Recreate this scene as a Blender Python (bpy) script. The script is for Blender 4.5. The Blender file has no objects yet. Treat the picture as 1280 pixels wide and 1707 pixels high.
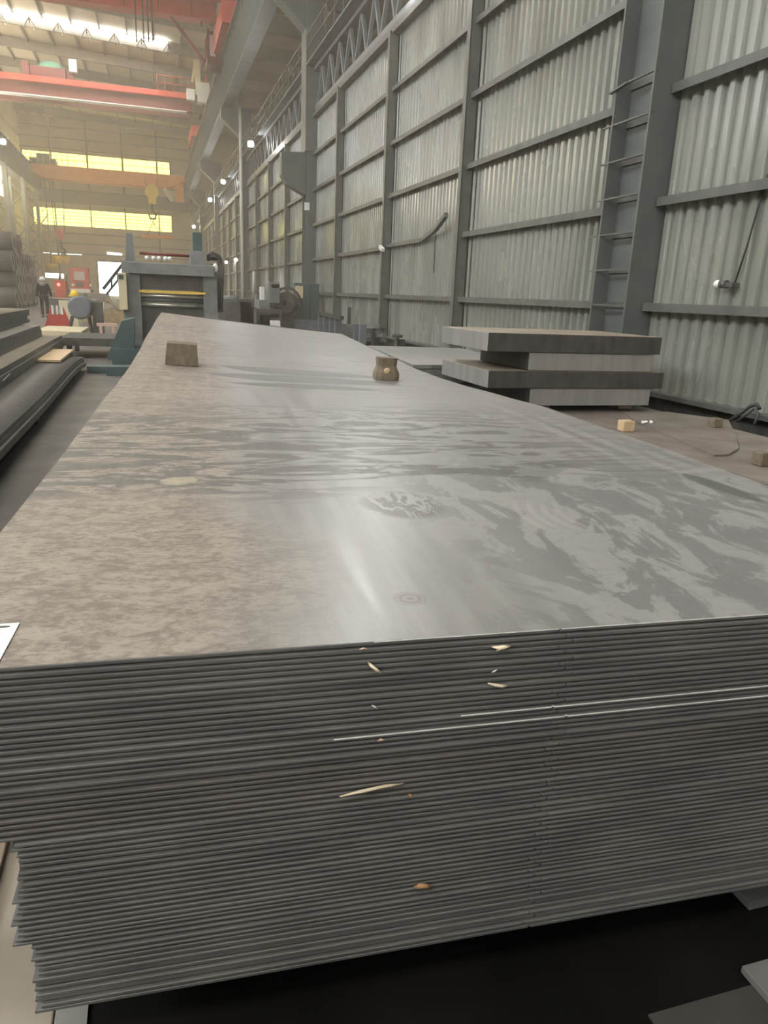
import bpy, math, random
from mathutils import Vector, Matrix
random.seed(7)
S = bpy.context.scene
COL = S.collection
# ------------------------------------------------------------------ camera
CAM = Vector((0, 0, 1.55))
F, CX, CY = 1220.0, 640.0, 853.5
_v = Vector((252 - CX, -(478 - CY), -F)).normalized()
_h = Vector((1000 - CX, -(478 + .042 * 748 - CY), -F))
_u = _h.cross(_v).normalized()
if _u.y < 0: _u = -_u
_x = _v.cross(_u)
ROT = Matrix((_x, _v, _u))                      # world = ROT @ camera
cd = bpy.data.cameras.new('camera'); cam = bpy.data.objects.new('camera', cd); COL.objects.link(cam)
cam.matrix_world = Matrix.Translation(CAM) @ ROT.to_4x4()
cd.sensor_fit = 'VERTICAL'; cd.sensor_height = 36.0; cd.lens = 36.0 * F / 1707.0
cd.shift_y = 0.0; cd.clip_start = .05; cd.clip_end = 600
S.camera = cam
# ------------------------------------------------------------------ light, exposure
S.view_settings.view_transform = 'Standard'; S.view_settings.look = 'None'
S.view_settings.gamma = 1; S.view_settings.use_curve_mapping = False
S.view_settings.exposure = 0.75
w = bpy.data.worlds.new('sky'); S.world = w; w.use_nodes = True
w.node_tree.nodes['Background'].inputs[0].default_value = (.8, .9, 1, 1)
w.node_tree.nodes['Background'].inputs[1].default_value = 1.0
S.cycles.max_bounces = 8; S.cycles.diffuse_bounces = 4; S.cycles.glossy_bounces = 4
S.cycles.volume_bounces = 1
S.cycles.sample_clamp_indirect = 6
SKYLIGHT = 14.0        # white roof panes
BACKGLOW = 1.6          # unseen glowing panes added behind the camera
HAZE = .0046
SIDEWIN = 4.6           # daylight band in the left wall
WINDOW = 3.0           # yellowed glass in the far wall
LAMP = 160.0

def ray(px, py):
    return (ROT @ Vector((px - CX, -(py - CY), -F))).normalized()
def PY(px, py, y): d = ray(px, py); return CAM + d * (y / d.y)
def PX(px, py, x): d = ray(px, py); return CAM + d * (x / d.x)
def PZ(px, py, z): d = ray(px, py); return CAM + d * ((z - CAM.z) / d.z)

# ------------------------------------------------------------------ materials
def mat(name, c1, c2=None, scale=6, rough=.6, metal=0.0, bump=0.0, stretch=(1, 1, 1), spec=.5, detail=5, lo=.35, hi=.65, rough2=None):
    m = bpy.data.materials.new(name); m.use_nodes = True
    n = m.node_tree.nodes; l = m.node_tree.links; b = n['Principled BSDF']
    b.inputs['Base Color'].default_value = (*c1, 1); b.inputs['Roughness'].default_value = rough
    b.inputs['Metallic'].default_value = metal; b.inputs['Specular IOR Level'].default_value = spec
    if c2:
        tc = n.new('ShaderNodeTexCoord'); mp = n.new('ShaderNodeMapping'); mp.inputs['Scale'].default_value = stretch
        no = n.new('ShaderNodeTexNoise'); no.inputs['Scale'].default_value = scale; no.inputs['Detail'].default_value = detail
        cr = n.new('ShaderNodeValToRGB'); cr.color_ramp.elements[0].position = lo; cr.color_ramp.elements[1].position = hi
        cr.color_ramp.elements[0].color = (*c1, 1); cr.color_ramp.elements[1].color = (*c2, 1)
        l.new(tc.outputs['Object'], mp.inputs[0]); l.new(mp.outputs[0], no.inputs['Vector'])
        l.new(no.outputs['Fac'], cr.inputs[0]); l.new(cr.outputs[0], b.inputs['Base Color'])
        if rough2 is not None:
            mr = n.new('ShaderNodeMapRange'); mr.inputs[1].default_value = lo; mr.inputs[2].default_value = hi
            mr.inputs[3].default_value = rough; mr.inputs[4].default_value = rough2
            l.new(no.outputs['Fac'], mr.inputs[0]); l.new(mr.outputs[0], b.inputs['Roughness'])
        if bump:
            bp = n.new('ShaderNodeBump'); bp.inputs['Strength'].default_value = bump; bp.inputs['Distance'].default_value = .02
            l.new(no.outputs['Fac'], bp.inputs['Height']); l.new(bp.outputs[0], b.inputs['Normal'])
    return m
def emis(name, col, strength):
    m = bpy.data.materials.new(name); m.use_nodes = True
    b = m.node_tree.nodes['Principled BSDF']
    b.inputs['Base Color'].default_value = (*col, 1); b.inputs['Emission Color'].default_value = (*col, 1)
    b.inputs['Emission Strength'].default_value = strength
    return m
M = {}
M['floor'] = mat('concrete_floor', (.062, .06, .055), (.10, .096, .088), 2.2, .55, 0, .1)
M['pit'] = mat('oily_dark_steel', (.010, .0098, .009), (.015, .0145, .0135), 3, .9, 0, .05, spec=0.0)  # near-black colour standing in for shade on the floor
M['sheet'] = mat('painted_corrugated_sheet', (.215, .225, .20), (.265, .275, .246), 1.2, .15, 0, .12, (1, 1, .25), .8, rough2=.34)
M['girt'] = mat('girt_paint', (.085, .09, .085), (.12, .125, .117), 3, .45)
M['column'] = mat('column_paint', (.095, .106, .105), (.12, .132, .128), 2, .45)
M['truss'] = mat('truss_paint', (.15, .165, .18), (.2, .215, .23), 2, .5)
M['runway'] = mat('runway_paint', (.115, .13, .12), (.155, .168, .158), 1.5, .5)
M['dark'] = mat('dark_metal', (.03, .03, .032), (.05, .05, .05), 8, .5)
M['curb'] = mat('dirty_concrete', (.05, .05, .045), (.10, .095, .085), 7, .8, 0, .2)
M['tanwall'] = mat('tan_cladding', (.55, .465, .335), (.63, .54, .40), .4, .6)
M['roof'] = mat('roof_cladding', (.50, .435, .335), (.57, .50, .39), .5, .6)
M['rafter'] = mat('rafter_paint', (.22, .20, .17), (.27, .25, .21), 2, .6)
M['aisle'] = mat('aisle_cladding', (.10, .11, .125), (.14, .15, .16), .6, .6)  # the aisle's dimness is put into this darker colour
M['red'] = mat('crane_red', (.46, .04, .028), (.56, .07, .045), 2, .45)
M['darkred'] = mat('crane_dark_red', (.13, .018, .018), (.18, .028, .028), 2, .5)
M['orange'] = mat('crane_orange', (.85, .30, .04), (.92, .38, .07), 1, .5)
M['yellow'] = mat('hook_yellow', (.85, .55, .03), (.9, .62, .08), 3, .5)
M['cream'] = mat('cream_paint', (.62, .55, .36), (.7, .62, .42), 3, .5)
M['white'] = mat('white_paint', (.75, .75, .73), (.82, .82, .8), 5, .5)
M['green'] = mat('green_tarp', (.10, .30, .20), (.14, .36, .25), 5, .6)
M['teal'] = mat('machine_teal', (.04, .075, .08), (.06, .10, .102), 3, .45)
M['machine'] = mat('machine_grey', (.14, .15, .155), (.21, .215, .215), 3, .45)
M['machdark'] = mat('machine_dark', (.06, .06, .058), (.10, .098, .09), 4, .5)
M['chrome'] = mat('worn_roller', (.5, .48, .42), (.62, .6, .55), 10, .3, .8)
M['slab'] = mat('slab_face', (.17, .165, .158), (.235, .23, .22), 9, .55, 0, .1, (1, 1, .15))
M['slabdark'] = mat('slab_dark_scale', (.055, .052, .05), (.085, .08, .077), 9, .55, 0, .1, (1, 1, .3))
M['slablight'] = mat('slab_flame_cut_face', (.23, .225, .215), (.29, .283, .27), 9, .5, 0, .08, (1, 1, .15))
M['slabtop'] = mat('slab_top', (.24, .20, .155), (.32, .27, .21), 3, .5, 0, .1)
M['rustplate'] = mat('brownish_plate', (.17, .145, .125), (.24, .21, .185), 2.4, .5, 0, .06, rough2=.42)
M['greyplate'] = mat('grey_plate', (.2, .2, .195), (.29, .285, .275), 1.5, .42, 0, .05, (1, .3, 1))
M['tanplate'] = mat('tan_plate', (.27, .235, .19), (.36, .32, .265), 2, .5, 0, .05, (1, .3, 1))
M['edge'] = mat('plate_edge', (.135, .135, .132), (.188, .188, .183), 14, .5, .1, .05, (.25, 1, 1))
M['edgebright'] = mat('plate_edge_sheared', (.30, .30, .29), (.40, .40, .39), 14, .35, .5, 0, (.25, 1, 1))
M['burr'] = mat('bright_sheared_burr', (.6, .6, .58), (.75, .75, .73), 30, .4, .3)  # glint on the sheared rim, painted as a pale colour
M['edgebrown'] = mat('plate_edge_brown', (.128, .12, .113), (.182, .172, .163), 9, .55, .1, .05, (.25, 1, 1))
M['wood'] = mat('grey_brown_wood', (.135, .11, .078), (.20, .165, .12), 9, .75, 0, .2, (2, 2, 1))
M['freshwood'] = mat('fresh_wood', (.50, .36, .21), (.62, .47, .30), 9, .7, 0, .2, (6, 6, 1))
M['splinter'] = mat('pale_splinter', (.75, .62, .42), (.85, .74, .55), 30, .7)
M['brownchip'] = mat('brown_chip', (.34, .19, .08), (.45, .27, .13), 30, .7)
M['pinkchip'] = mat('pinkish_chip', (.6, .38, .3), (.7, .5, .42), 30, .7)
M['timber'] = mat('dunnage_timber', (.22, .17, .12), (.34, .27, .2), 4, .8, 0, .3, (8, 1, 8))
M['coil'] = mat('rolled_steel_coil', (.13, .12, .11), (.19, .175, .16), 30, .45, .3, .1, (.05, 1, 1))
M['coilface'] = mat('coil_end_face', (.30, .275, .25), (.40, .37, .34), 20, .5, .2)
M['jacket'] = mat('dark_jacket', (.014, .010, .010), (.022, .017, .016), 20, .85)
M['greycloth'] = mat('grey_cloth', (.25, .23, .22), (.31, .29, .28), 20, .85)
M['trousers'] = mat('dark_trousers', (.018, .014, .018), (.026, .021, .025), 20, .85)
M['skin'] = mat('skin', (.45, .28, .2), None)
M['drum'] = mat('drum_blue_grey', (.12, .135, .17), (.17, .18, .21), 5, .45)
M['scrap'] = mat('yellow_brown_scrap', (.33, .24, .12), (.45, .35, .2), 6, .7)
M['glass'] = emis('yellowed_window_glass', (1.0, .87, .15), WINDOW)
M['sky'] = emis('white_skylight_pane', (1.0, .97, .9), SKYLIGHT)
M['backglass'] = emis('daylight_window_behind', (1.0, .98, .93), BACKGLOW)
M['sideglass'] = emis('left_wall_window', (.96, .985, 1.0), SIDEWIN)
M['warmglass'] = emis('yellowed_left_wall_window', (1.0, .88, .62), 6.0)  # glow added to brighten the far end, no such window known
M['daylight'] = emis('daylight_opening', (1.0, .98, .84), 3.5)
M['lamp'] = emis('lamp_lens', (1, .98, .93), LAMP)
M['lampnear'] = emis('near_lamp_lens', (1, .98, .94), 250)
M['taillight'] = emis('red_light', (1, .12, .1), 3)
M['cabglass'] = mat('cab_glass', (.55, .5, .5), None, rough=.15)

# ------------------------------------------------------------------ mesh builder
class MB:
    def __init__(s): s.v = []; s.f = []; s.sm = []
    def add(s, vs, fs, smooth=False):
        o = len(s.v); s.v += [tuple(a) for a in vs]
        for f in fs: s.f.append(tuple(i + o for i in f)); s.sm.append(smooth)
        return s
    def hexa(s, p):          # 8 points: bottom 4 ccw, top 4 ccw
        return s.add(p, [(3, 2, 1, 0), (4, 5, 6, 7), (0, 1, 5, 4), (1, 2, 6, 5), (2, 3, 7, 6), (3, 0, 4, 7)])
    def box(s, x0, x1, y0, y1, z0, z1):
        return s.hexa([(x0, y0, z0), (x1, y0, z0), (x1, y1, z0), (x0, y1, z0), (x0, y0, z1), (x1, y0, z1), (x1, y1, z1), (x0, y1, z1)])
    def beam(s, a, b, w_, h_=None, up=(0, 0, 1)):
        a = Vector(a); b = Vector(b); h_ = h_ or w_; d = (b - a).normalized(); up = Vector(up)
        if abs(d.dot(up)) > .98: up = Vector((0, 1, 0))
        r = d.cross(up).normalized() * w_ / 2; t = r.cross(d).normalized() * h_ / 2
        return s.hexa([a - r - t, a + r - t, b + r - t, b - r - t, a - r + t, a + r + t, b + r + t, b - r + t])
    def tube(s, pts, r, n=8, caps=True):
        pts = [Vector(p) for p in pts]; rings = []
        rr = r if isinstance(r, (list, tuple)) else [r] * len(pts)
        ref = Vector((0, 0, 1))
        for i, p in enumerate(pts):
            d = (pts[min(i + 1, len(pts) - 1)] - pts[max(i - 1, 0)]).normalized()
            q = ref if abs(d.dot(ref)) < .95 else Vector((0, 1, 0))
            x = d.cross(q).normalized(); y = x.cross(d)
            rings.append([p + (x * math.cos(2 * math.pi * k / n) + y * math.sin(2 * math.pi * k / n)) * rr[i] for k in range(n)])
        o = len(s.v)
        for g in rings: s.v += [tuple(a) for a in g]
        for i in range(len(pts) - 1):
            for k in range(n):
                k2 = (k + 1) % n
                s.f.append((o + i * n + k, o + (i + 1) * n + k, o + (i + 1) * n + k2, o + i * n + k2)); s.sm.append(True)
        if caps:
            s.f.append(tuple(o + k for k in range(n))); s.sm.append(False)
            s.f.append(tuple(o + (len(pts) - 1) * n + k for k in reversed(range(n)))); s.sm.append(False)
        return s
    def prism(s, poly, axis, a, b):    # poly of 2-D points extruded along axis
        def pt(p, t): return {0: (t, p[0], p[1]), 1: (p[0], t, p[1]), 2: (p[0], p[1], t)}[axis]
        n = len(poly); vs = [pt(p, a) for p in poly] + [pt(p, b) for p in poly]
        return s.add(vs, [tuple(range(n))[::-1], tuple(range(n, 2 * n))] + [(i, (i + 1) % n, n + (i + 1) % n, n + i) for i in range(n)])
    def ring(s, c, ax, R, r, w_, n=28):  # hollow cylinder along axis vector
        c = Vector(c); ax = Vector(ax).normalized(); q = Vector((0, 0, 1)) if abs(ax.z) < .9 else Vector((1, 0, 0))
        x = ax.cross(q).normalized(); y = ax.cross(x); o = len(s.v)
        for k in range(n):
            d = x * math.cos(2 * math.pi * k / n) + y * math.sin(2 * math.pi * k / n)
            for rad, t in ((R, -w_ / 2), (R, w_ / 2), (r, w_ / 2), (r, -w_ / 2)): s.v.append(tuple(c + d * rad + ax * t))
        for k in range(n):
            a, b = o + 4 * k, o + 4 * ((k + 1) % n)
            for i in range(4): s.f.append((a + i, a + (i + 1) % 4, b + (i + 1) % 4, b + i)); s.sm.append(i in (0, 2))
        return s
    def ball(s, c, rx, ry, rz, n=14, m=9):
        o = len(s.v); c = Vector(c)
        for j in range(m + 1):
            t = math.pi * j / m
            for k in range(n):
                a = 2 * math.pi * k / n
                s.v.append((c.x + rx * math.sin(t) * math.cos(a), c.y + ry * math.sin(t) * math.sin(a), c.z + rz * math.cos(t)))
        for j in range(m):
            for k in range(n):
                k2 = (k + 1) % n
                s.f.append((o + j * n + k, o + (j + 1) * n + k, o + (j + 1) * n + k2, o + j * n + k2)); s.sm.append(True)
        return s
def build(name, mb, material, parent=None, bevel=0):
    off = parent.get('_o', (0, 0, 0)) if parent else (0, 0, 0)
    me = bpy.data.meshes.new(name)
    me.from_pydata([(a[0] - off[0], a[1] - off[1], a[2] - off[2]) for a in mb.v], [], mb.f)
    me.polygons.foreach_set('use_smooth', mb.sm); me.update()
    ms = material if isinstance(material, (list, tuple)) else [material]
    for m in ms: me.materials.append(m)
    o = bpy.data.objects.new(name, me); COL.objects.link(o)
    if parent: o.parent = parent; o['_o'] = tuple(off)
    if bevel:
        b = o.modifiers.new('bevel', 'BEVEL'); b.width = bevel; b.segments = 2; b.limit_method = 'ANGLE'
    return o
def tag(o, label, cat, group=None):
    o['label'] = label; o['category'] = cat
    if group: o['group'] = group
    return o
def thing(name, label, cat, loc=(0, 0, 0), group=None):
    o = bpy.data.objects.new(name, None); COL.objects.link(o); o.location = loc; o['_o'] = tuple(loc)
    return tag(o, label, cat, group)
def struct(name, mb=None, m=None):
    if mb is None:
        o = bpy.data.objects.new(name, None); COL.objects.link(o); o['_o'] = (0., 0., 0.)
    else: o = build(name, mb, m)
    o['kind'] = 'structure'; return o
def share(src, loc, parent=None):
    o = src.copy(); COL.objects.link(o); o.location = loc
    if parent: o.parent = parent
    return o
def clone(root, loc, label=None, rz=0):
    r = root.copy(); COL.objects.link(r); r.location = loc; r.rotation_euler = (0, 0, rz)
    if label: r['label'] = label
    for ch in root.children:
        c = ch.copy(); COL.objects.link(c); c.parent = r
        for g in ch.children: d = g.copy(); COL.objects.link(d); d.parent = c
    return r

# ================================================================== SETTING
WX = 6.9                         # right wall plane
YE = 125.0                       # far wall
XL = -17.0                       # left wall
COLY = [-14.2, 9.4, 33.15, 56.6, 80.2, 103.8]
def roofz(x): return CAM.z + 22.3 + .05 * (WX - x)

struct('floor', MB().box(XL - 1, 26, -32, YE + 1, -.2, 0), M['floor'])
# roof (hall bay and the aisle beyond the partition)
rf = struct('ceiling')
def deck(x0, x1, m):
    build('roof_deck', MB().hexa([(x0, -32, roofz(x0)), (x1, -32, roofz(x1)), (x1, YE + 1, roofz(x1)), (x0, YE + 1, roofz(x0)),
          (x0, -32, roofz(x0) + .3), (x1, -32, roofz(x1) + .3), (x1, YE + 1, roofz(x1) + .3), (x0, YE + 1, roofz(x0) + .3)]), m, rf)
deck(XL - 1, 7.2, M['roof']); deck(7.2, 26, M['aisle'])  # aisle deck takes the darkened cladding
y = -28.0; first = None
while y < YE - 1:                                   # rafters across the hall
    if first is None:
        first = build('rafter', MB().beam((XL, 0, roofz(XL) - .5), (25, 0, roofz(25) - .5), .3, .9), M['rafter'], rf); first.location.y = y
    else: share(first, (0, y, 0), rf)
    y += 7.9
xs = XL + 1.5
while xs < WX:                                      # purlins along the hall
    build('purlin', MB().box(xs - .06, xs + .06, -31, YE, roofz(xs) - .28, roofz(xs) - .02), M['rafter'], rf); xs += 2.4
# skylight strips that run up the roof slope
for k, ys in enumerate((82.0, 58.0, 34.0, 10.0, -14.0)):
    win = struct('window_%d' % (k + 10))
    for j in range(7):
        x1 = 2.5 - j * 2.4; x0 = x1 - 2.25; e = .32
        build('pane', MB().hexa([(x0, ys, roofz(x0) - e), (x1, ys, roofz(x1) - e), (x1, ys + 2.7, roofz(x1) - e), (x0, ys + 2.7, roofz(x0) - e),
              (x0, ys, roofz(x0) - e + .03), (x1, ys, roofz(x1) - e + .03), (x1, ys + 2.7, roofz(x1) - e + .03), (x0, ys + 2.7, roofz(x0) - e + .03)]), M['sky'], win)
        fb = MB()
        fb.beam((x1 + .08, ys - .1, roofz(x1) - .5), (x1 + .08, ys + 2.8, roofz(x1) - .5), .1, .3)
        fb.beam((x1 + .08, ys, roofz(x1) - .3), (x1 - .5, ys + .3, roofz(x1) - 1.1), .08)
        fb.beam((x1 + .08, ys, roofz(x1) - .3), (x1 + .6, ys + .3, roofz(x1) - 1.1), .08)
        build('skylight_bracket', fb, M['rafter'], win)
# far wall with two bands of yellowed windows, a bright doorway
we = struct('wall_end')
zc = CAM.z
eb = MB()
def wallrect(x0, x1, z0, z1): eb.box(x0, x1, YE, YE + .3, z0, z1)
WL0, WL1, ZL0, ZL1 = -16.0, 3.5, zc + 8.2, zc + 10.5
WU0, WU1, ZU0, ZU1 = -16.8, 3.5, zc + 16.3, zc + 18.0
DX0, DX1, DZ = -7.6, -3.9, zc + 3.35
wallrect(XL - 1, DX0, 0, ZL0); wallrect(DX0, DX1, DZ, ZL0); wallrect(DX1, 26, 0, ZL0)
wallrect(XL - 1, WL0, ZL0, ZL1); wallrect(WL1, 26, ZL0, ZL1); wallrect(XL - 1, 26, ZL1, ZU0)
wallrect(XL - 1, WU0, ZU0, ZU1); wallrect(WU1, 26, ZU0, ZU1); wallrect(XL - 1, 26, ZU1, roofz(XL))
build('cladding', eb, M['tanwall'], we)
for xm in (-17.8, -13, -8.1, -3.25, 1.6, 6.5):
    build('wall_post', MB().box(xm - .13, xm + .13, YE - .3, YE, ZL1 + .2, roofz(xm) - .1), M['rafter'], we)
    if xm < -9 or xm > -3: build('wall_post', MB().box(xm - .13, xm + .13, YE - .3, YE, 0, ZL0 - .2), M['rafter'], we)
zz = 1.6
while zz < 24:
    if not (ZL0 - .3 < zz < ZL1 + .3 or ZU0 - .3 < zz < ZU1 + .3) and zz > DZ + .2:
        build('girt', MB().box(XL, WX, YE - .22, YE, zz - .07, zz + .07), M['rafter'], we)
    zz += 1.42
for zrow in (ZU0 - 1.3, ZU1 + 4.6):                 # laced wind girders
    lb = MB(); xx = XL
    while xx < 5:
        lb.beam((xx, YE - .5, zrow), (xx + .8, YE - .5, zrow + .9), .09); lb.beam((xx + .8, YE - .5, zrow + .9), (xx + 1.6, YE - .5, zrow), .09); xx += 1.6
    lb.box(XL, WX, YE - .6, YE - .4, zrow - .1, zrow); lb.box(XL, WX, YE - .6, YE - .4, zrow + .9, zrow + 1.)
    build('lacing', lb, M['rafter'], we)
def bandwin(n, x0, x1, z0, z1, rows, inner=(-12.97, -8.1, -3.24, 1.63)):
    wn = struct('window_%d' % n)
    xs = [x0] + [q for q in inner if x0 < q < x1] + [x1]
    for a, b in zip(xs[:-1], xs[1:]): build('pane', MB().box(a + .08, b - .08, YE + .1, YE + .14, z0, z1), M['glass'], wn)
    for q in xs: build('mullion', MB().box(q - .09, q + .09, YE - .05, YE + .2, z0, z1), M['rafter'], wn)
    for r in range(1, rows):
        zq = z0 + (z1 - z0) * r / rows; build('glazing_bar', MB().box(x0, x1, YE + .03, YE + .09, zq - .035, zq + .035), M['scrap'], wn)
    xq = x0 + 1.2
    gb = MB()
    while xq < x1: gb.box(xq - .02, xq + .02, YE + .04, YE + .08, z0, z1); xq += 1.2
    build('glazing_bar', gb, M['scrap'], wn)
bandwin(1, WL0, WL1, ZL0, ZL1, 5); bandwin(2, WU0, WU1, ZU0, ZU1, 2)
dr = struct('door_1'); build('opening', MB().box(DX0, DX1, YE + .1, YE + .14, 0, DZ), M['daylight'], dr)
dfm = MB().box(DX0 - .2, DX0, YE - .1, YE + .2, 0, DZ).box(DX1, DX1 + .2, YE - .1, YE + .2, 0, DZ).box(DX0 - .2, DX1 + .2, YE - .1, YE + .2, DZ, DZ + .2)
build('door_frame', dfm, M['rafter'], dr)
for n, (pa, pb, q) in enumerate((((64, 417.5), (84.5, 422), 3), ((86.5, 419), (103, 424), 3), ((111, 420), (136, 425), 3), ((74, 452), (106, 464), 4))):
    a = PY(*pa, YE - .1); b = PY(*pb, YE - .1)
    wn = struct('window_%d' % (3 + n)); build('pane', MB().box(a.x, b.x, YE - .08, YE - .02, b.z, a.z - .25), M['daylight'], wn)
    build('window_frame', MB().box(a.x - .1, b.x + .1, YE - .12, YE - .03, b.z - .12, b.z - .02).box(a.x - .1, b.x + .1, YE - .12, YE - .03, a.z - .23, a.z - .12), M['rafter'], wn)
wn = struct('window_7')
for i in range(5):
    a = PY(179 + i * 5, 421.5 + i * .45, YE - .1); build('pane', MB().box(a.x, a.x + .32, YE - .08, YE - .02, a.z - .2, a.z + .1), M['daylight'], wn)
# left and back walls
wl = struct('wall_left'); WZ0, WZ1, WY1 = 11.5, 18.0, 44.4
build('cladding', MB().box(XL - .3, XL, -32, YE + .3, 0, WZ0).box(XL - .3, XL, -32, YE + .3, WZ1, roofz(XL) + .2).box(XL - .3, XL, WY1, 50, WZ0, WZ1).box(XL - .3, XL, 108, YE + .3, WZ0, WZ1), M['tanwall'], wl)
wn = struct('window_16'); y = -32.
while y < WY1 - 1:
    build('pane', MB().box(XL - .2, XL - .15, y + .1, y + 5.77, WZ0, WZ1), M['sideglass'], wn); build('mullion', MB().box(XL - .25, XL + .05, y - .1, y + .1, WZ0, WZ1), M['rafter'], wn); y += 5.875
wn = struct('window_17'); y = 50.  # unseen warm panes added to brighten the far end of the hall
while y < 108:
    build('pane', MB().box(XL - .2, XL - .15, y + .1, y + 5.7, WZ0, WZ1), M['warmglass'], wn); build('mullion', MB().box(XL - .25, XL + .05, y - .1, y + .1, WZ0, WZ1), M['rafter'], wn); y += 5.8  # panes and mullions of the added warm glow
zz = 1.6
while zz < 24:
    if not WZ0 - .1 < zz < WZ1 + .1: build('girt', MB().box(XL, XL + .15, -31, YE - .3, zz - .06, zz + .06), M['rafter'], wl)
    zz += 2.8
wb_ = struct('wall_back')
build('cladding', MB().box(XL - .3, 26, -32.3, -32, 0, 4).box(XL - .3, 26, -32.3, -32, 13, roofz(XL) + .2).box(XL - .3, -16, -32.3, -32, 4, 13).box(6, 26, -32.3, -32, 4, 13), M['tanwall'], wb_)
wn = struct('window_15')  # unseen panes added to light the front plate edges
for j in range(5):
    x0 = -16 + j * 4.4; build('pane', MB().box(x0 + .1, x0 + 4.3, -32.2, -32.15, 4, 13), M['backglass'], wn); build('mullion', MB().box(x0 - .1, x0 + .1, -32.25, -32, 4, 13), M['rafter'], wn)  # panes and mullions of the added back glow
# left-hand window high on the end wall corner
wn = struct('window_8'); a = PY(0, 193, YE - .6); b = PY(15, 222, YE - .6)
build('pane', MB().box(a.x - 1, b.x, YE - .6, YE - .55, b.z, a.z), M['glass'], wn)
fb = MB()
for t in (0, .33, .66, 1): q = a.x - 1 + (b.x - a.x + 1) * t; fb.box(q - .06, q + .06, YE - .68, YE - .5, b.z, a.z)
build('mullion', fb, M['rafter'], wn)

# ---- right partition wall: corrugated sheets, girts, posts
wr = struct('wall_right')
PITCH, DEP = .23, .06
def corr(y0, y1, z0, z1, x):
    mb = MB(); n = max(1, round((y1 - y0) / PITCH)); p = (y1 - y0) / n; ys = []
    for i in range(n):
        a = y0 + i * p
        ys += [(a, x + DEP), (a + p * .38, x + DEP), (a + p * .5, x), (a + p * .88, x)]
    ys.append((y1, x + DEP))
    for i, (yy, xx) in enumerate(ys): mb.v += [(xx, yy, z0), (xx, yy, z1)]
    for i in range(len(ys) - 1): mb.f.append((2 * i, 2 * i + 1, 2 * i + 3, 2 * i + 2)); mb.sm.append(False)
    return mb
GZ = [1.60 + 1.4 * i for i in range(6)]     # girt heights; the last is the panel top
ZB = .40
bays = []
for i, c in enumerate(COLY):
    nxt = COLY[i + 1] if i + 1 < len(COLY) else YE - .3
    lim = c + .9; step = (nxt - lim) / 4
    st = [lim + step * k for k in range(5)]
    if i == 1: st = [lim, 16.4, 22.25, 28.45, nxt]
    for a, b in zip(st[:-1], st[1:]): bays.append((a, b))
    for q in st[1:-1]:
        build('wall_post', MB().box(WX - .26, WX - .02, q - .09, q - .06, 0, GZ[-1]).box(WX - .26, WX - .02, q + .06, q + .09, 0, GZ[-1]).box(WX - .16, WX - .13, q - .06, q + .06, 0, GZ[-1])
              .box(WX - .27, WX - .245, q - .09, q + .09, 0, GZ[-1]), M['girt'], wr)
for (a, b) in bays:
    if b < -2: continue
    build('wall_sheet', corr(a - .5, b + .45, ZB, GZ[-1] + .1, WX), M['sheet'], wr)
    for g in GZ[:-1]:
        if abs(a - 16.4) < .1 and abs(g - 3.0) < .1:           # the bent girt
            gb = MB().beam((WX - .08, 19.2, g), (WX - .08, b - .02, g), .15, .10).beam((WX - .08, 19.2, g), (WX - .22, 17.9, g + .16), .1, .10).beam((WX - .22, 17.9, g + .16), (WX - .3, 17.0, g + .42), .1, .10)
            build('bent_girt', gb, M['girt'], wr); continue
        build('girt', MB().box(WX - .16, WX + .03, a + .02, b - .02, g - .015, g + .015).box(WX - .16, WX - .14, a + .02, b - .02, g - .10, g - .015), M['girt'], wr)
    build('top_rail', MB().box(WX - .22, WX + .04, a, b, GZ[-1] - .06, GZ[-1] + .02).box(WX - .1, WX + .05, a, b, GZ[-1] + .1, GZ[-1] + .24), M['girt'], wr)
build('wall_sheet', corr(-14, -2.5, ZB, GZ[-1], WX), M['sheet'], wr)
bs = struct('baseboard_right')
build('base_angle', MB().box(WX - .17, WX + .05, -14, YE - .5, ZB - .06, ZB), M['girt'], bs)
build('curb', MB().box(WX + .02, WX + .22, -14, YE - .5, 0, ZB - .06), M['curb'], bs)
# truss and walkway above the partition
tr = thing('walkway_truss', 'long grey lattice truss with a railed walkway along the top of the corrugated wall', 'truss', (WX, 33, GZ[-1]))
T0, T1 = GZ[-1] + .30, zc + 8.85
build('bottom_chord', MB().box(WX - .1, WX + .12, -10, 124, T0 - .06, T0 + .1), M['truss'], tr)
build('top_chord', MB().box(WX - .16, WX + .16, -10, 124, T1 - .16, T1), M['truss'], tr)
y = -9.0
dg = None
while y < 122:
    for kx, (ya, yb) in enumerate(((0, .75), (1.5, .75))):
        key = 'dg%d' % kx
        if key not in M:
            M[key] = build('diagonal', MB().beam((WX, ya, T0), (WX, yb, T1 - .1), .11), M['truss'], tr); M[key].location.y = y - 0
        else: share(M[key], (0, y, 0), tr)
    y += 1.5
build('walkway_deck', MB().box(WX - .5, WX + .9, -10, 124, T1, T1 + .05), M['truss'], tr)
build('handrail', MB().box(WX - .5, WX - .46, -10, 124, T1 + 1.05, T1 + 1.09).box(WX - .5, WX - .46, -10, 124, T1 + .55, T1 + .58), M['girt'], tr)
y = 10.; q = None
while y < 120:
    if q is None: q = build('rail_post', MB().box(WX - .5, WX - .46, 0, .04, T1, T1 + 1.07), M['girt'], tr); q.location.y = y
    else: share(q, (0, y, 0), tr)
    y += 1.3
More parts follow.
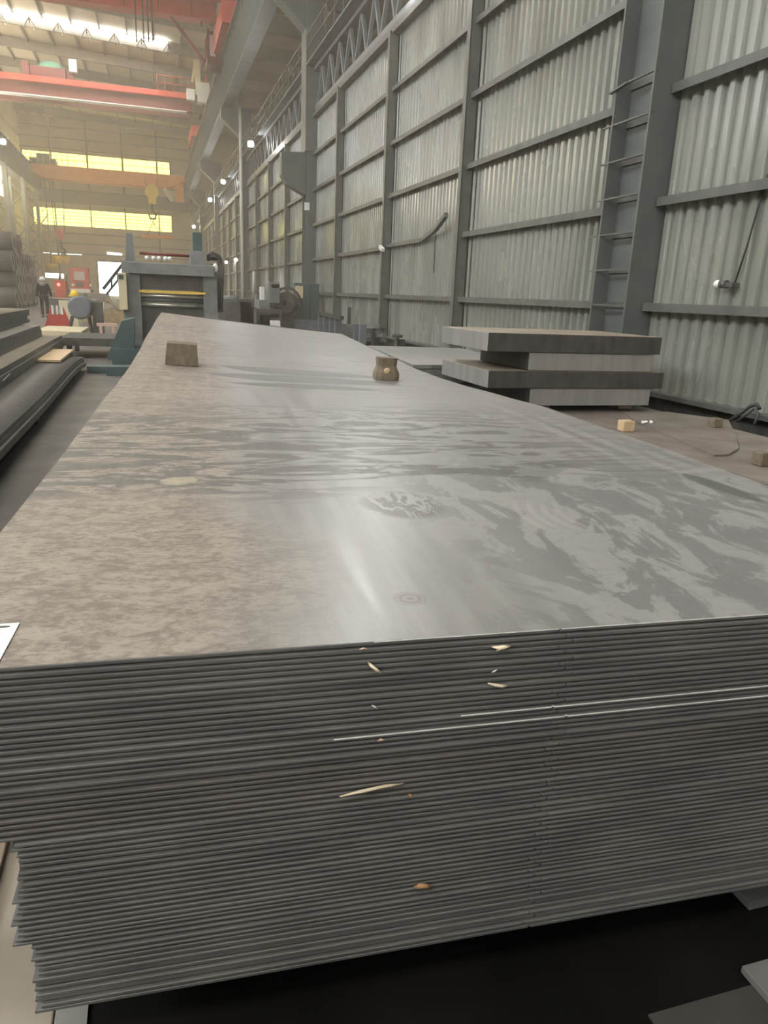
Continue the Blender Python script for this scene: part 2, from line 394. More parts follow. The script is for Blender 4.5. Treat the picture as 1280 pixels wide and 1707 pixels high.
# columns
def column(y0, label, rungs=False, bracket=False, pipe=False):
    c = thing('steel_column', label, 'column', (6.7, y0, 0), 'steel columns of the right partition')
    TOPZ = zc + 12
    x0, x1 = 6.47, 6.95
    build('flange', MB().box(x0, x1, y0, y0 + .035, 0, TOPZ), M['column'], c)
    build('flange', MB().box(x0, x1, y0 + .87, y0 + .905, 0, TOPZ), M['column'], c)
    build('web', MB().box(6.72, 6.75, y0 + .035, y0 + .87, 0, TOPZ), M['column'], c)
    build('upper_shaft', MB().box(6.4, 7.1, y0 - .05, y0 + .95, zc + 5.7, TOPZ), M['column'], c)
    build('base_plate', MB().box(6.35, 7.1, y0 - .12, y0 + 1.02, 0, .05), M['column'], c)
    hp = [(5.1, TOPZ), (7.1, TOPZ), (7.1, zc + 10.2), (6.4, zc + 10.2), (5.1, zc + 11.3)]
    build('crane_haunch', MB().prism(hp, 1, y0 + .05, y0 + .85), M['column'], c)
    if bracket:
        p = [(6.47, zc + 5.68), (5.44, zc + 5.62), (5.44, zc + 4.74), (5.64, zc + 4.4), (6.47, zc + 4.0)]
        build('bracket', MB().prism(p, 1, y0 + .15, y0 + .75), M['column'], c)
    if rungs:
        k = 0
        for i in range(7):
            z = zc + .01 + .498 * i
            over = .14 + .05 * ((i * 7) % 3)
            rb = MB().beam((6.5, y0 - .01, z + .01), (6.49, y0 + .9 + over, z), .035, .022)
            if i == 6: rb = MB().beam((6.5, y0 - .01, z + .02), (6.48, y0 + .62, z), .035, .022).beam((6.48, y0 + .62, z), (6.44, y0 + .98, z - .07), .06, .022)
            r = build('rung', rb, M['girt'], c)
            build('batten', MB().box(6.685, 6.72, y0 + .035, y0 + .87, z - .03, z + .05), M['machdark'], c)  # dark flat bar across the web at each rung
    if pipe:
        build('downpipe', MB().tube([(6.38, y0 - .12, .3), (6.38, y0 - .12, zc + 13)], .11, 10), M['white'], c)
    return c
column(COLY[1], 'nearest grey steel column with ladder rungs welded across its flanges', rungs=True)
column(COLY[2], 'grey steel column with a tapered bracket standing behind the green cabinet', bracket=True)
column(COLY[3], 'grey steel column with a pale downpipe on its edge beyond the levelling machine', pipe=True)
column(COLY[4], 'distant grey steel column, second from the far end of the corrugated wall')
column(COLY[5], 'farthest grey steel column near the yellow windows')
# crane runways
def runway(x, label, y0, y1):
    r = thing('crane_runway', label, 'girder', (x, 40, zc + 12), None)
    build('girder_web', MB().box(x - .03, x + .03, y0, y1, zc + 12, zc + 14.9), M['runway'], r)
    build('bottom_flange', MB().box(x - .35, x + .35, y0, y1, zc + 11.95, zc + 12.02), M['runway'], r)
    build('top_flange', MB().box(x - .4, x + .4, y0, y1, zc + 14.85, zc + 14.95), M['runway'], r)
    build('rail', MB().box(x - .06, x + .06, y0, y1, zc + 14.95, zc + 15.1), M['cream'], r)
    s = None; y = y0
    while y < y1:
        if s is None: s = build('stiffener', MB().box(x - .3, x + .3, 0, .04, zc + 12.02, zc + 14.85), M['runway'], r); s.location.y = y
        else: share(s, (0, y, 0), r)
        y += 1.6
runway(5.5, 'right crane runway girder with upright stiffeners above the corrugated wall', 12, 124)
runway(-14.7, 'left crane runway girder with upright stiffeners high on the left', 20, 124)
lc = None
for i, yy in enumerate((56.6, 80.2, 92, 103.8, 115.6)):
    t = thing('lattice_column', ['pale lattice column under the left crane runway, nearest of the row', 'pale lattice column under the left crane runway, second of the row',
        'pale lattice column under the left crane runway, middle of the row', 'pale lattice column under the left crane runway, second from the far wall', 'pale lattice column beside the yellow lower window at far left'][i], 'column', (-14.9, yy, 0), 'lattice columns on the left')
    for dx in (-.9, .5):
        build('column_leg', MB().box(-14.9 + dx, -14.9 + dx + .4, yy, yy + .5, 0, zc + 11.9), M['runway'], t)
    lb = MB(); z = .6
    while z < 12.2:
        lb.beam((-15.4, yy + .25, z), (-14.4, yy + .25, z + 1.0), .1); lb.beam((-14.4, yy + .25, z + 1.0), (-15.4, yy + .25, z + 2.0), .1); z += 2
    build('lacing', lb, M['runway'], t)
# grey bracing bridge in front of the far wall
t = thing('wind_bridge', 'grey bracing bridge across the far wall just above the lower yellow windows', 'truss', (-5, YE - 3, zc + 11))
build('bridge_chord', MB().box(-15, WX - 1, YE - 3, YE - 2.6, zc + 11.0, zc + 11.25), M['rafter'], t)
build('bridge_chord', MB().box(-15, WX - 1, YE - 3, YE - 2.6, zc + 12.6, zc + 12.85), M['rafter'], t)
build('bridge_web', MB().box(-15, WX - 1, YE - 2.85, YE - 2.8, zc + 11.25, zc + 12.6), M['rafter'], t)
yb = MB()
a = PY(69, 372, YE - 3); b = PY(87, 387, YE - 3); c_ = PY(80, 358, YE - 3); d_ = PY(56, 371, YE - 3)
yb.beam(PY(70, 352, YE - 3), PY(78, 345, YE - 3), .1).beam(d_, a, .14).beam(a, b, .14).beam(a, c_, .14)
build('knee_brace', yb, M['rafter'], t)
# aisle beyond the partition, its dimness painted into the cladding
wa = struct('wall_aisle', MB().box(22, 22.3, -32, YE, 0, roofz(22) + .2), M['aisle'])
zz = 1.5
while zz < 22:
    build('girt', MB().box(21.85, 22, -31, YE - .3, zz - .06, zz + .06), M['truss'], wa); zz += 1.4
y = -20.
while y < 120:
    build('wall_post', MB().box(21.7, 22, y - .15, y + .15, 0, roofz(22)), M['truss'], wa); y += 11.9
t = thing('aisle_crane_girder', 'brownish crane girder running through the dim aisle beyond the corrugated wall', 'girder', (12, 60, zc + 14))
build('girder_web', MB().box(12, 12.1, 20, 124, zc + 14.2, zc + 16.2), M['rafter'], t)
build('girder_flange', MB().box(11.8, 12.3, 20, 124, zc + 14.1, zc + 14.2), M['rafter'], t)
wn = struct('window_9')
for (px, py, w_, h_) in ((459, 83, 6, 6), (466, 90, 8, 9), (460, 96, 9, 7), (479, 92, 5, 6), (493, 90, 5, 7), (495, 101, 7, 8), (505, 99, 4, 9), (483, 101, 5, 4)):
    a = PY(px, py, YE - .2); b = PY(px + w_, py + h_, YE - .2)
    build('pane', MB().box(a.x, b.x, YE - .2, YE - .15, b.z, a.z), M['daylight'], wn)

# dusty air in the hall
hm = bpy.data.materials.new('dusty_air'); hm.use_nodes = True; hn = hm.node_tree.nodes; hn.remove(hn['Principled BSDF'])
vs = hn.new('ShaderNodeVolumeScatter'); vs.inputs['Color'].default_value = (1, .90, .74, 1); vs.inputs['Density'].default_value = HAZE; vs.inputs['Anisotropy'].default_value = .2
hm.node_tree.links.new(vs.outputs[0], hn['Material Output'].inputs['Volume'])
hz = struct('haze', MB().box(XL + .05, 25.5, 6, YE - .7, .05, roofz(26) - 1.2), hm)
# ================================================================== CRANES
def railing(mb, a, b, h=1.0, n=8):
    a = Vector(a); b = Vector(b)
    for z in (h, h * .5): mb.beam(a + Vector((0, 0, z)), b + Vector((0, 0, z)), .06)
    for i in range(n + 1): p = a.lerp(b, i / n); mb.beam(p, p + Vector((0, 0, h)), .06)
# middle crane (red), y 88
Y1 = 88.
a = PY(0, 116, Y1); b = PY(326, 160, Y1); a2 = PY(0, 157, Y1); b2 = PY(318, 192, Y1)
zt, zb = (b.z + a.z) / 2, (b2.z + a2.z) / 2
t = thing('overhead_crane', 'red double-girder overhead crane with a trolley under a green cover', 'crane', (-4.6, Y1, zb))
build('girder', MB().box(-14.6, 4.9, Y1, Y1 + .9, zb + .3, zt - .55), M['darkred'], t)
build('walkway_beam', MB().box(-14.6, 4.9, Y1 - .5, Y1, zt - .62, zt - .1), M['red'], t)
build('girder', MB().box(-14.6, 4.9, Y1 + 2.8, Y1 + 3.6, zb + .2, zt - .5), M['darkred'], t)
build('bottom_flange', MB().box(-14.6, 4.4, Y1 - .1, Y1 + 1.0, zb + .22, zb + .3), M['white'], t)  # white stands in for light caught along the bottom flange
build('end_carriage', MB().box(4.7, 5.6, Y1 - 2.2, Y1 + 4.8, zc + 15.12, zc + 16.1), M['red'], t)
build('end_carriage', MB().box(-15.1, -14.3, Y1 - 2.2, Y1 + 4.8, zc + 15.12, zc + 16.1), M['red'], t)
tx = PY(78, 100, Y1).x
tr_ = build('trolley', MB().box(tx - 1.6, tx + 1.6, Y1, Y1 + 3, zt - .1, zt + .9).box(tx - 2.4, tx - 1.7, Y1, Y1 + 2, zt - .1, zt + 1.2).box(tx + 1.7, tx + 2.3, Y1 + .3, Y1 + 2, zt - .1, zt + .6), M['darkred'], t)
build('green_cover', MB().ball((tx + .2, Y1 + 1.5, zt + .9), 1.4, 1.3, .9), M['green'], tr_)
build('white_box', MB().box(tx + 2.0, tx + 2.7, Y1 - .2, Y1 + .5, zt + .7, zt + 1.8), M['white'], tr_)
rb = MB(); railing(rb, (1.5, Y1 - .4, zt - .1), (4.6, Y1 - .4, zt - .1), 1.4, 4)
build('railing', rb, M['red'], t)
pc = PY(341, 155, Y1 - 2)
build('end_cabinet', MB().box(pc.x - .7, pc.x + .5, Y1 - 2.2, Y1 - 1.2, pc.z - .9, pc.z + .9), M['white'], t)
pq = PY(318, 157, Y1 - 2); build('end_cabinet', MB().box(pq.x - .4, pq.x + .4, Y1 - 2, Y1 - 1.3, pq.z - .5, pq.z + .5), M['white'], t)
rb = MB(); p0 = PY(343, 125, Y1 - 2)
rb.beam(p0, p0 + Vector((0, 0, -2)), .18).beam(p0 + Vector((-.7, 0, -.8)), p0 + Vector((.9, 0, -.9)), .22); rb.beam(PY(362, 130, Y1 - 2), PY(358, 150, Y1 - 2), .2)
rb.beam(PY(352, 145, Y1 - 2), PY(352, 172, Y1 - 2), .35)
build('end_frame', rb, M['red'], t)
ab = MB(); ab.beam(PY(327, 92, Y1 - 1), PY(331, 158, Y1 - 1), .55, .4).beam(PY(327, 95, Y1 - 1), PY(320, 137, Y1 - 1), .25)
build('cable_arm', ab, M['cream'], t)
# near crane (red) with hanging cab, y 56
Y2 = 56.5
b = PY(369, 29, Y2); b2 = PY(362, 35, Y2); zb = b2.z; zt = zb + 2.0
t = thing('overhead_crane', 'nearest red overhead crane with a dark red driver cab hanging from its end', 'crane', (-4.6, Y2, zb))
build('girder', MB().box(-14.6, 4.9, Y2, Y2 + 1.1, zb, zt), M['red'], t)
build('girder', MB().box(-14.6, 4.9, Y2 - 4.4, Y2 - 3.4, zb, zt), M['red'], t)
build('walkway_beam', MB().box(-14.6, 5.0, Y2 + 1.1, Y2 + 1.9, zb + 1.3, zb + 1.4), M['darkred'], t)
build('end_carriage', MB().box(4.7, 5.6, Y2 - 6.2, Y2 + 2.2, zc + 15.12, zc + 16.3), M['red'], t)
build('end_carriage', MB().box(-15.1, -14.3, Y2 - 6.2, Y2 + 2.2, zc + 15.12, zc + 16.3), M['red'], t)
stf = MB()
for i in range(9): xx = -13.5 + i * 2.1; stf.box(xx, xx + .06, Y2 - .05, Y2, zb + .05, zt - .05)
build('girder_stiffener', stf, M['darkred'], t)
c0 = PY(333, 44, Y2); c1 = PY(384, 110, Y2)
cb = build('cab', MB().box(c0.x + .45, c1.x, Y2 + .2, Y2 + 2.2, c1.z, c1.z + .5).box(c1.x - .95, c1.x, Y2 + .2, Y2 + 2.2, c1.z + .5, c0.z - .2)
      .box(c0.x + .45, c0.x + .62, Y2 + .2, Y2 + .4, c1.z, c0.z).box(c0.x + .45, c1.x, Y2 + .2, Y2 + 2.2, c0.z - .3, c0.z - .12)
      .box(c0.x + .45, c1.x, Y2 + 2.1, Y2 + 2.2, c1.z, c0.z - .3), M['darkred'], t)
build('cab_window', MB().box(c0.x + .62, c1.x - .95, Y2 + .25, Y2 + .28, c1.z + .5, c0.z - .3), M['cabglass'], cb)
build('cab_window_bar', MB().box(c0.x + .62, c1.x - .95, Y2 + .2, Y2 + .27, c1.z + 1.75, c1.z + 1.85), M['dark'], cb)
hb = MB()
for (px, py) in ((336, 44), (352, 44), (366, 44), (374, 44)): p = PY(px, py, Y2 + .5); hb.beam(p, (p.x, p.y, zb), .12)
build('cab_hanger', hb, M['dark'], cb)
for k, px in enumerate((228, 240, 248, 255)):
    q = PY(px, 70, Y2 - 1.5); build('hoist_cable', MB().tube([q, (q.x, q.y, zt)], .045, 6), M['dark'], t)
build('brace', MB().beam(PY(285, 28, Y2 - .5), PY(341, 104, Y2 - .5), .2), M['darkred'], t)
# far crane (orange), y 114
Y3 = 114.
a = PY(38, 271, Y3); b = PY(308, 293, Y3); lo = PY(170, 303, Y3)
zt = (a.z + b.z) / 2; zb = lo.z
t = thing('overhead_crane', 'orange overhead crane spanning the hall in front of the upper yellow windows', 'crane', (-5, Y3, zb))
pr = [(a.x, zt), (a.x, zt - .6), (a.x + 2.0, zb + .1), (a.x + 3, zb), (b.x - 2.2, zb), (b.x - .4, zt - .9), (b.x, zt - .8), (b.x, zt)]
build('girder', MB().prism(pr, 1, Y3, Y3 + .8), M['orange'], t)
build('girder', MB().prism(pr, 1, Y3 + 2.6, Y3 + 3.4), M['orange'], t)
p = PY(291, 313, Y3); build('end_leg', MB().box(p.x, p.x + 1.2, Y3 + .1, Y3 + .7, PY(291, 336, Y3).z, zb + .6), M['orange'], t)
build('gusset', MB().beam(PY(273, 313, Y3), PY(288, 335, Y3), .5), M['cream'], t)
tx = PY(70, 262, Y3).x
tro = build('trolley', MB().box(tx - 1.6, tx + 1.6, Y3, Y3 + 3, zt, zt + .7).box(tx - .7, tx + .9, Y3, Y3 + 2, zt + .7, zt + 1.3), M['dark'], t)
rb = MB(); railing(rb, (a.x + .3, Y3 - .2, zt), (-9, Y3 - .2, zt), 1.2, 8); build('railing', rb, M['scrap'], tro)
def hook(px, ptop, yy, label, blk, col, spread=None, group=None, w_=.9):
    c = PY(px, blk, yy); tp = PY(px, ptop, yy)
    h = thing('crane_hook', label, 'hook', (c.x, yy, c.z), group)
    for dx in (-.8, .8): build('wire_rope', MB().tube([(c.x + dx * .7, yy, c.z), (c.x + dx, yy, tp.z)], .05, 6), M['dark'], h)
    build('hook_block', MB().ring((c.x, yy, c.z), (0, 1, 0), w_, .1, .6, 18).box(c.x - w_ * .55, c.x + w_ * .55, yy - .35, yy + .35, c.z - w_ * 1.7, c.z), col, h)
    z = c.z - w_ * 1.7
    pts = [(c.x, yy, z), (c.x, yy, z - .9), (c.x + .45, yy, z - 1.3), (c.x + .3, yy, z - 1.9), (c.x - .35, yy, z - 1.9), (c.x - .5, yy, z - 1.4)]
    build('hook', MB().tube(pts, .16, 8), M['dark'], h)
    return h, c, z - 1.9
h, c, z = hook(253, 296, Y3 - 1, 'yellow hook block hanging from the orange crane over the levelling machine', 320, M['yellow'])
sp = PY(258, 393, Y3 - 1)
build('sling', MB().beam((c.x, Y3 - 1, z), (c.x, Y3 - 1, sp.z + 1.8), .14).beam((c.x, Y3 - 1, sp.z + 1.8), (c.x - .9, Y3 - 1, sp.z), .1).beam((c.x, Y3 - 1, sp.z + 1.8), (c.x + .9, Y3 - 1, sp.z), .1), M['dark'], h)
tag(build('spreader_beam', MB().box(PY(236, 393, Y3).x, PY(289, 393, Y3).x, Y3 - 1.3, Y3 - .7, sp.z - .35, sp.z + .1), M['orange']), 'long dull orange spreader beam slung under the yellow hook block', 'beam')
h, c, z = hook(100, 304, 113.6, 'small red hook block hanging over the far end of the hall', 388, M['red'], w_=.55)
ms = PY(103, 433, 113.6)
build('sling', MB().beam((c.x, 113.6, z), (ms.x, 113.6, ms.z + 1.0), .1).beam((ms.x, 113.6, ms.z + 1.), (ms.x - .9, 113.6, ms.z + .35), .1).beam((ms.x, 113.6, ms.z + 1.), (ms.x + .9, 113.6, ms.z + .35), .1), M['dark'], h)
mg = thing('lifting_magnet', 'round yellow ribbed lifting magnet slung under the red hook block', 'magnet', (ms.x, 113.6, ms.z))
build('magnet_body', MB().tube([(ms.x, 113.6, ms.z - .5), (ms.x, 113.6, ms.z + .45)], 1.15, 18), M['yellow'], mg)
for i in range(8):
    an = i * math.pi / 4; build('rib', MB().box(ms.x + 1.15 * math.cos(an) - .08, ms.x + 1.15 * math.cos(an) + .08, 113.6 + 1.15 * math.sin(an) - .08, 113.6 + 1.15 * math.sin(an) + .08, ms.z - .5, ms.z + .5), M['orange'], mg)
m2 = PY(86, 444, 116.)
mg2 = thing('lifting_magnet', 'smaller dull yellow lifting magnet left of and below the round ribbed one', 'magnet', (m2.x, 116, m2.z))
build('magnet_body', MB().tube([(m2.x, 116, m2.z - .35), (m2.x, 116, m2.z + .3)], .75, 14), M['yellow'], mg2)
build('chain', MB().tube([(m2.x, 116, m2.z + .3), (m2.x, 116, PY(60, 296, 116).z)], .06, 6), M['dark'], mg2)

# ---- lamps along the right columns and one at left
def lamp(pos, label, size=.16, group='floodlights along the right wall', lens='lamp'):
    L = thing('floodlight', label, 'lamp', pos, group)  # floodlights, and the two low glowing discs
    x, y, z = pos
    build('housing', MB().box(x - size * 1.3, x + size * 1.3, y, y + .3, z - size * 1.2, z + size * 1.2), M['machdark'], L)
    build('lens', MB().tube([(x, y - .05, z), (x, y, z)], size, 14), M[lens], L)
    build('lamp_arm', MB().beam((x, y + .2, z + size), (x + .5, y + .2, z + size + .2), .08), M['dark'], L)
for i, (px, py) in enumerate(((418, 240), (372, 303), (350, 333), (323, 378))):
    p = PX(px, py, 6.0)
    lamp(tuple(p), ['brightest floodlight high beside the downpipe column', 'floodlight high on the right wall, second from the near end of the row', 'floodlight high on the right wall, third from the near end of the row', 'farthest floodlight at the end of the row on the right wall'][i], (.15, .15, .17, .19)[i])
for i, (px, py) in enumerate(((377, 437), (393, 433))):  # two small emissive discs low on the right side
    p = PX(px, py, 6.3)
    lamp(tuple(p), ['low work light right of the levelling machine, left of the pair', 'low work light beside the foot of the downpipe column, right of the pair'][i], .1, 'low work lights')
lamp((6.3, 21.5, zc + 8.75), 'nearest floodlight of the row, fixed to the walkway truss above the corrugated wall', .32, lens='lampnear')
p = PX(5, 236, -14.0); lamp(tuple(p), 'floodlight glaring on the left crane runway', .25, None)

# ================================================================== THE BIG STACK OF PLATES
STO = Vector((-.261, 1.191, 0)); YAW = math.radians(-3.25)
LPROF = [(-1, 0), (0, 0), (1.5, .003), (2.1, .013), (2.9, .03), (3.4, .026), (4.3, .04), (5.2, .073), (6.4, .146), (8.8, .248), (9.6, .27), (14, .4)]
RPROF = [(-1, -.009), (1, -.007), (1.8, -.001), (2.8, .003), (3.5, -.018), (4.4, -.045), (4.9, -.053), (5.65, -.052), (6.3, -.034), (7.6, 0), (8.8, .034), (9.6, .055), (14, .1)]
def interp(T, v):
    for (a, za), (b, zb_) in zip(T[:-1], T[1:]):
        if a <= v <= b:
            t = (v - a) / (b - a); t = t * t * (3 - 2 * t) * .5 + t * .5
            return za + (zb_ - za) * t
    return T[-1][1]
UL, UR, LEN = -.16, 2.33, 9.6
TOPZ = CAM.z - .6
def sag(u, v):
    t = (u - UL) / (UR - UL)
    return interp(LPROF, v) * (1 - t) + interp(RPROF, v) * t + .012 * math.sin(math.pi * max(0, min(1, t))) * math.sin(v * 1.1) * min(1, v / 2)
def stackw(u, v, z):
    c, s = math.cos(YAW), math.sin(YAW)
    return Vector((STO.x + u * c - v * s, STO.y + u * s + v * c, z))
M['millscale'] = bpy.data.materials.new('mill_scale_top')
def make_millscale(m):
    m.use_nodes = True; n = m.node_tree.nodes; l = m.node_tree.links; b = n['Principled BSDF']
    tc = n.new('ShaderNodeTexCoord')
    def mp(sc, rot=0, loc=(0, 0, 0)):
        q = n.new('ShaderNodeMapping'); q.inputs['Scale'].default_value = sc; q.inputs['Rotation'].default_value = (0, 0, rot); q.inputs['Location'].default_value = loc
        l.new(tc.outputs['Object'], q.inputs[0]); return q.outputs[0]
    def noise(vec, s, d=5, dist=0, rough=.55):
        q = n.new('ShaderNodeTexNoise'); q.inputs['Scale'].default_value = s; q.inputs['Detail'].default_value = d; q.inputs['Distortion'].default_value = dist; q.inputs['Roughness'].default_value = rough
        l.new(vec, q.inputs['Vector']); return q.outputs['Fac']
    def ramp(fac, a, b_):
        q = n.new('ShaderNodeMapRange'); q.interpolation_type = 'SMOOTHSTEP'; q.inputs[1].default_value = a; q.inputs[2].default_value = b_
        l.new(fac, q.inputs[0]); return q.outputs[0]
    def math_(op, a, b_=None, c_=None):
        q = n.new('ShaderNodeMath'); q.operation = op
        for i, k in enumerate((a, b_, c_)):
            if k is None: continue
            if isinstance(k, (int, float)): q.inputs[i].default_value = k
            else: l.new(k, q.inputs[i])
        return q.outputs[0]
    def mix(fac, a, b_):
        q = n.new('ShaderNodeMix'); q.data_type = 'RGBA'
        l.new(fac, q.inputs[0])
        for i, k in ((6, a), (7, b_)):
            if isinstance(k, tuple): q.inputs[i].default_value = (*k, 1)
            else: l.new(k, q.inputs[i])
        return q.outputs[2]
    sx = n.new('ShaderNodeSeparateXYZ'); l.new(tc.outputs['Object'], sx.inputs[0]); U, V = sx.outputs[0], sx.outputs[1]
    nb = noise(mp((1, 1, 1)), 1.3, 4)
    # base grey, streaked along the rolling direction
    st_ = noise(mp((5, .35, 1), .25), 3, 6)
    col = mix(ramp(st_, .35, .68), (.205, .202, .196), (.285, .281, .272))
    # warm tan scale over the left part, flaky and crackled
    uw = math_('ADD', U, math_('MULTIPLY', math_('SUBTRACT', nb, .5), .55))
    leftm = math_('SUBTRACT', 1, ramp(uw, .30, .66))
    cr = noise(mp((1, 1.5, 1), .35), 13, 9, .5, .72)
    crb = noise(mp((1, 1.7, 1), .3, (5, 2, 0)), 46, 5, .3, .65)
    mixn = math_('ADD', math_('MULTIPLY', cr, .6), math_('MULTIPLY', crb, .4))
    tan = mix(ramp(mixn, .41, .59), (.150, .122, .10), (.315, .272, .23))
    crk = n.new('ShaderNodeTexNoise'); crk.noise_type = 'RIDGED_MULTIFRACTAL'; crk.inputs['Scale'].default_value = 13; crk.inputs['Detail'].default_value = 8; crk.inputs['Distortion'].default_value = .5
    l.new(mp((1, 1.5, 1), .4), crk.inputs['Vector'])
    veins = ramp(crk.outputs['Fac'], .85, 1.35)
    tan = mix(math_('MULTIPLY', veins, .6), tan, (.10, .078, .064))
    col = mix(math_('MULTIPLY', leftm, .9), col, tan)
    # pale washed patches in the right front, ragged along one diagonal
    pp = noise(mp((1.5, .75, 1), .75, (3, 1, 0)), 3.4, 10, .7, .66)
    rightm = ramp(uw, .72, 1.15)
    nearm = math_('SUBTRACT', 1, ramp(V, 1.0, 1.7))
    patch = ramp(pp, .485, .525)
    pin = noise(mp((1, 1.4, 1), .7), 20, 6, .4, .7)
    rp = mix(patch, (.165, .163, .165), (.285, .284, .275))
    rp = mix(math_('MULTIPLY', ramp(pin, .50, .62), .35), rp, (.20, .198, .192))
    rsel = math_('MULTIPLY', math_('MULTIPLY', rightm, nearm), .85)
    col = mix(rsel, col, rp)
    # dark smeared stains swept across the middle
    ds = noise(mp((.6, 1.7, 1), -.12, (1.7, 0, 0)), 2.2, 9, 3.0, .62)
    dstk = noise(mp((.35, 7, 1), -.1), 3.5, 6, 1.0, .6)
    band = math_('MULTIPLY', ramp(math_('ADD', V, math_('MULTIPLY', math_('SUBTRACT', nb, .5), .8)), .95, 1.2), math_('SUBTRACT', 1, ramp(V, 2.0, 3.2)))
    dsm = math_('ADD', math_('MULTIPLY', ds, .84), math_('MULTIPLY', dstk, .16))
    dark = math_('MULTIPLY', ramp(dsm, .485, .525), band)
    col = mix(math_('MULTIPLY', math_('MULTIPLY', dark, math_('SUBTRACT', 1, math_('MULTIPLY', ramp(U, 1.5, 2.1), .75))), .92), col, (.105, .102, .094))
    fs = noise(mp((.6, 2.6, 1), .12), 2.6, 7, 1.5)
    far = math_('MULTIPLY', ramp(fs, .54, .62), ramp(V, 2.6, 4.0))
    col = mix(math_('MULTIPLY', far, .5), col, (.13, .115, .10))
    # long oval oil spot near the right edge and the round ring mark
    def ell(u0, v0, ru, rv, rot):
        q = n.new('ShaderNodeMapping'); q.vector_type = 'TEXTURE'; q.inputs['Location'].default_value = (u0, v0, 0); q.inputs['Rotation'].default_value = (0, 0, rot); q.inputs['Scale'].default_value = (ru, rv, 1)
        wv = n.new('ShaderNodeVectorMath'); wv.operation = 'MULTIPLY'; wv.inputs[1].default_value = (1, 1, 0)
        l.new(tc.outputs['Object'], wv.inputs[0]); l.new(wv.outputs[0], q.inputs[0])
        d = n.new('ShaderNodeVectorMath'); d.operation = 'LENGTH'; l.new(q.outputs[0], d.inputs[0])
        return math_('ADD', d.outputs['Value'], math_('MULTIPLY', math_('SUBTRACT', nb, .5), .5))
    oil = math_('SUBTRACT', 1, ramp(ell(2.12, 1.0, .05, .2, .06), .92, 1.02))
    col = mix(math_('MULTIPLY', oil, .85), col, (.075, .085, .078))
    e2 = ell(.90, .87, .14, .16, .3); spotn = noise(mp((2.5, 1, 1), .3), 9, 4, 1.5)
    sp2 = math_('MULTIPLY', math_('SUBTRACT', 1, ramp(e2, .7, 1.0)), ramp(spotn, .44, .5))
    col = mix(math_('MULTIPLY', sp2, .85), col, (.105, .10, .095))
    tanp = math_('MULTIPLY', math_('SUBTRACT', 1, ramp(ell(.25, 1.2, .075, .065, .5), .7, .9)), ramp(cr, .35, .45))
    col = mix(math_('MULTIPLY', tanp, .8), col, (.40, .345, .26))
    q = n.new('ShaderNodeMapping'); q.vector_type = 'TEXTURE'; q.inputs['Location'].default_value = (.739, .182, 0); l.new(tc.outputs['Object'], q.inputs[0])
    wv = n.new('ShaderNodeVectorMath'); wv.operation = 'MULTIPLY'; wv.inputs[1].default_value = (1, 1, 0); l.new(q.outputs[0], wv.inputs[0])
    d = n.new('ShaderNodeVectorMath'); d.operation = 'LENGTH'; l.new(wv.outputs[0], d.inputs[0]); D = d.outputs['Value']
    rings = math_('MULTIPLY', ramp(math_('SINE', math_('MULTIPLY', D, 380)), .0, .6), math_('SUBTRACT', 1, ramp(D, .030, .038)))
    disc = math_('SUBTRACT', 1, ramp(D, .034, .038))
    col = mix(math_('MULTIPLY', disc, .3), col, (.15, .145, .135)); col = mix(math_('MULTIPLY', rings, .5), col, (.12, .115, .105))
    # arc scuffs
    q = n.new('ShaderNodeMapping'); q.vector_type = 'TEXTURE'; q.inputs['Location'].default_value = (1.62, .70, 0); l.new(tc.outputs['Object'], q.inputs[0])
    wv = n.new('ShaderNodeVectorMath'); wv.operation = 'MULTIPLY'; wv.inputs[1].default_value = (1, 1, 0); l.new(q.outputs[0], wv.inputs[0])
    d = n.new('ShaderNodeVectorMath'); d.operation = 'LENGTH'; l.new(wv.outputs[0], d.inputs[0]); D2 = d.outputs['Value']
    arc = math_('MULTIPLY', ramp(math_('SINE', math_('MULTIPLY', D2, 150)), -.1, .6), math_('MULTIPLY', ramp(D2, .20, .24), math_('SUBTRACT', 1, ramp(D2, .38, .43))))
    arc = math_('MULTIPLY', arc, math_('SUBTRACT', 1, ramp(U, 1.32, 1.5))); arc = math_('MULTIPLY', arc, math_('MULTIPLY', ramp(V, .56, .64), math_('SUBTRACT', 1, ramp(V, .80, .9))))
    col = mix(math_('MULTIPLY', arc, .6), col, (.34, .335, .325))
    fine = noise(mp((1, 1, 1)), 260, 2)
    col = mix(math_('MULTIPLY', ramp(fine, .5, .75), .22), col, (.38, .37, .35))
    l.new(col, b.inputs['Base Color'])
    rg = math_('ADD', .40, math_('MULTIPLY', ramp(st_, .3, .7), .10))
    rg = math_('ADD', rg, math_('MULTIPLY', dark, .05)); rg = math_('ADD', rg, math_('MULTIPLY', leftm, .08)); rg = math_('SUBTRACT', rg, math_('MULTIPLY', oil, .12)); rg = math_('SUBTRACT', rg, math_('MULTIPLY', math_('MULTIPLY', ramp(U, .35, .55), math_('SUBTRACT', 1, ramp(U, .8, 1.2))), .07))
    l.new(rg, b.inputs['Roughness'])
    b.inputs['Specular IOR Level'].default_value = .6; b.inputs['Metallic'].default_value = .12
    hgt = math_('ADD', math_('MULTIPLY', mixn, leftm), math_('MULTIPLY', fine, .12))
    bp = n.new('ShaderNodeBump'); bp.inputs['Strength'].default_value = .22; bp.inputs['Distance'].default_value = .006
    l.new(hgt, bp.inputs['Height']); l.new(bp.outputs[0], b.inputs['Normal'])
make_millscale(M['millscale'])

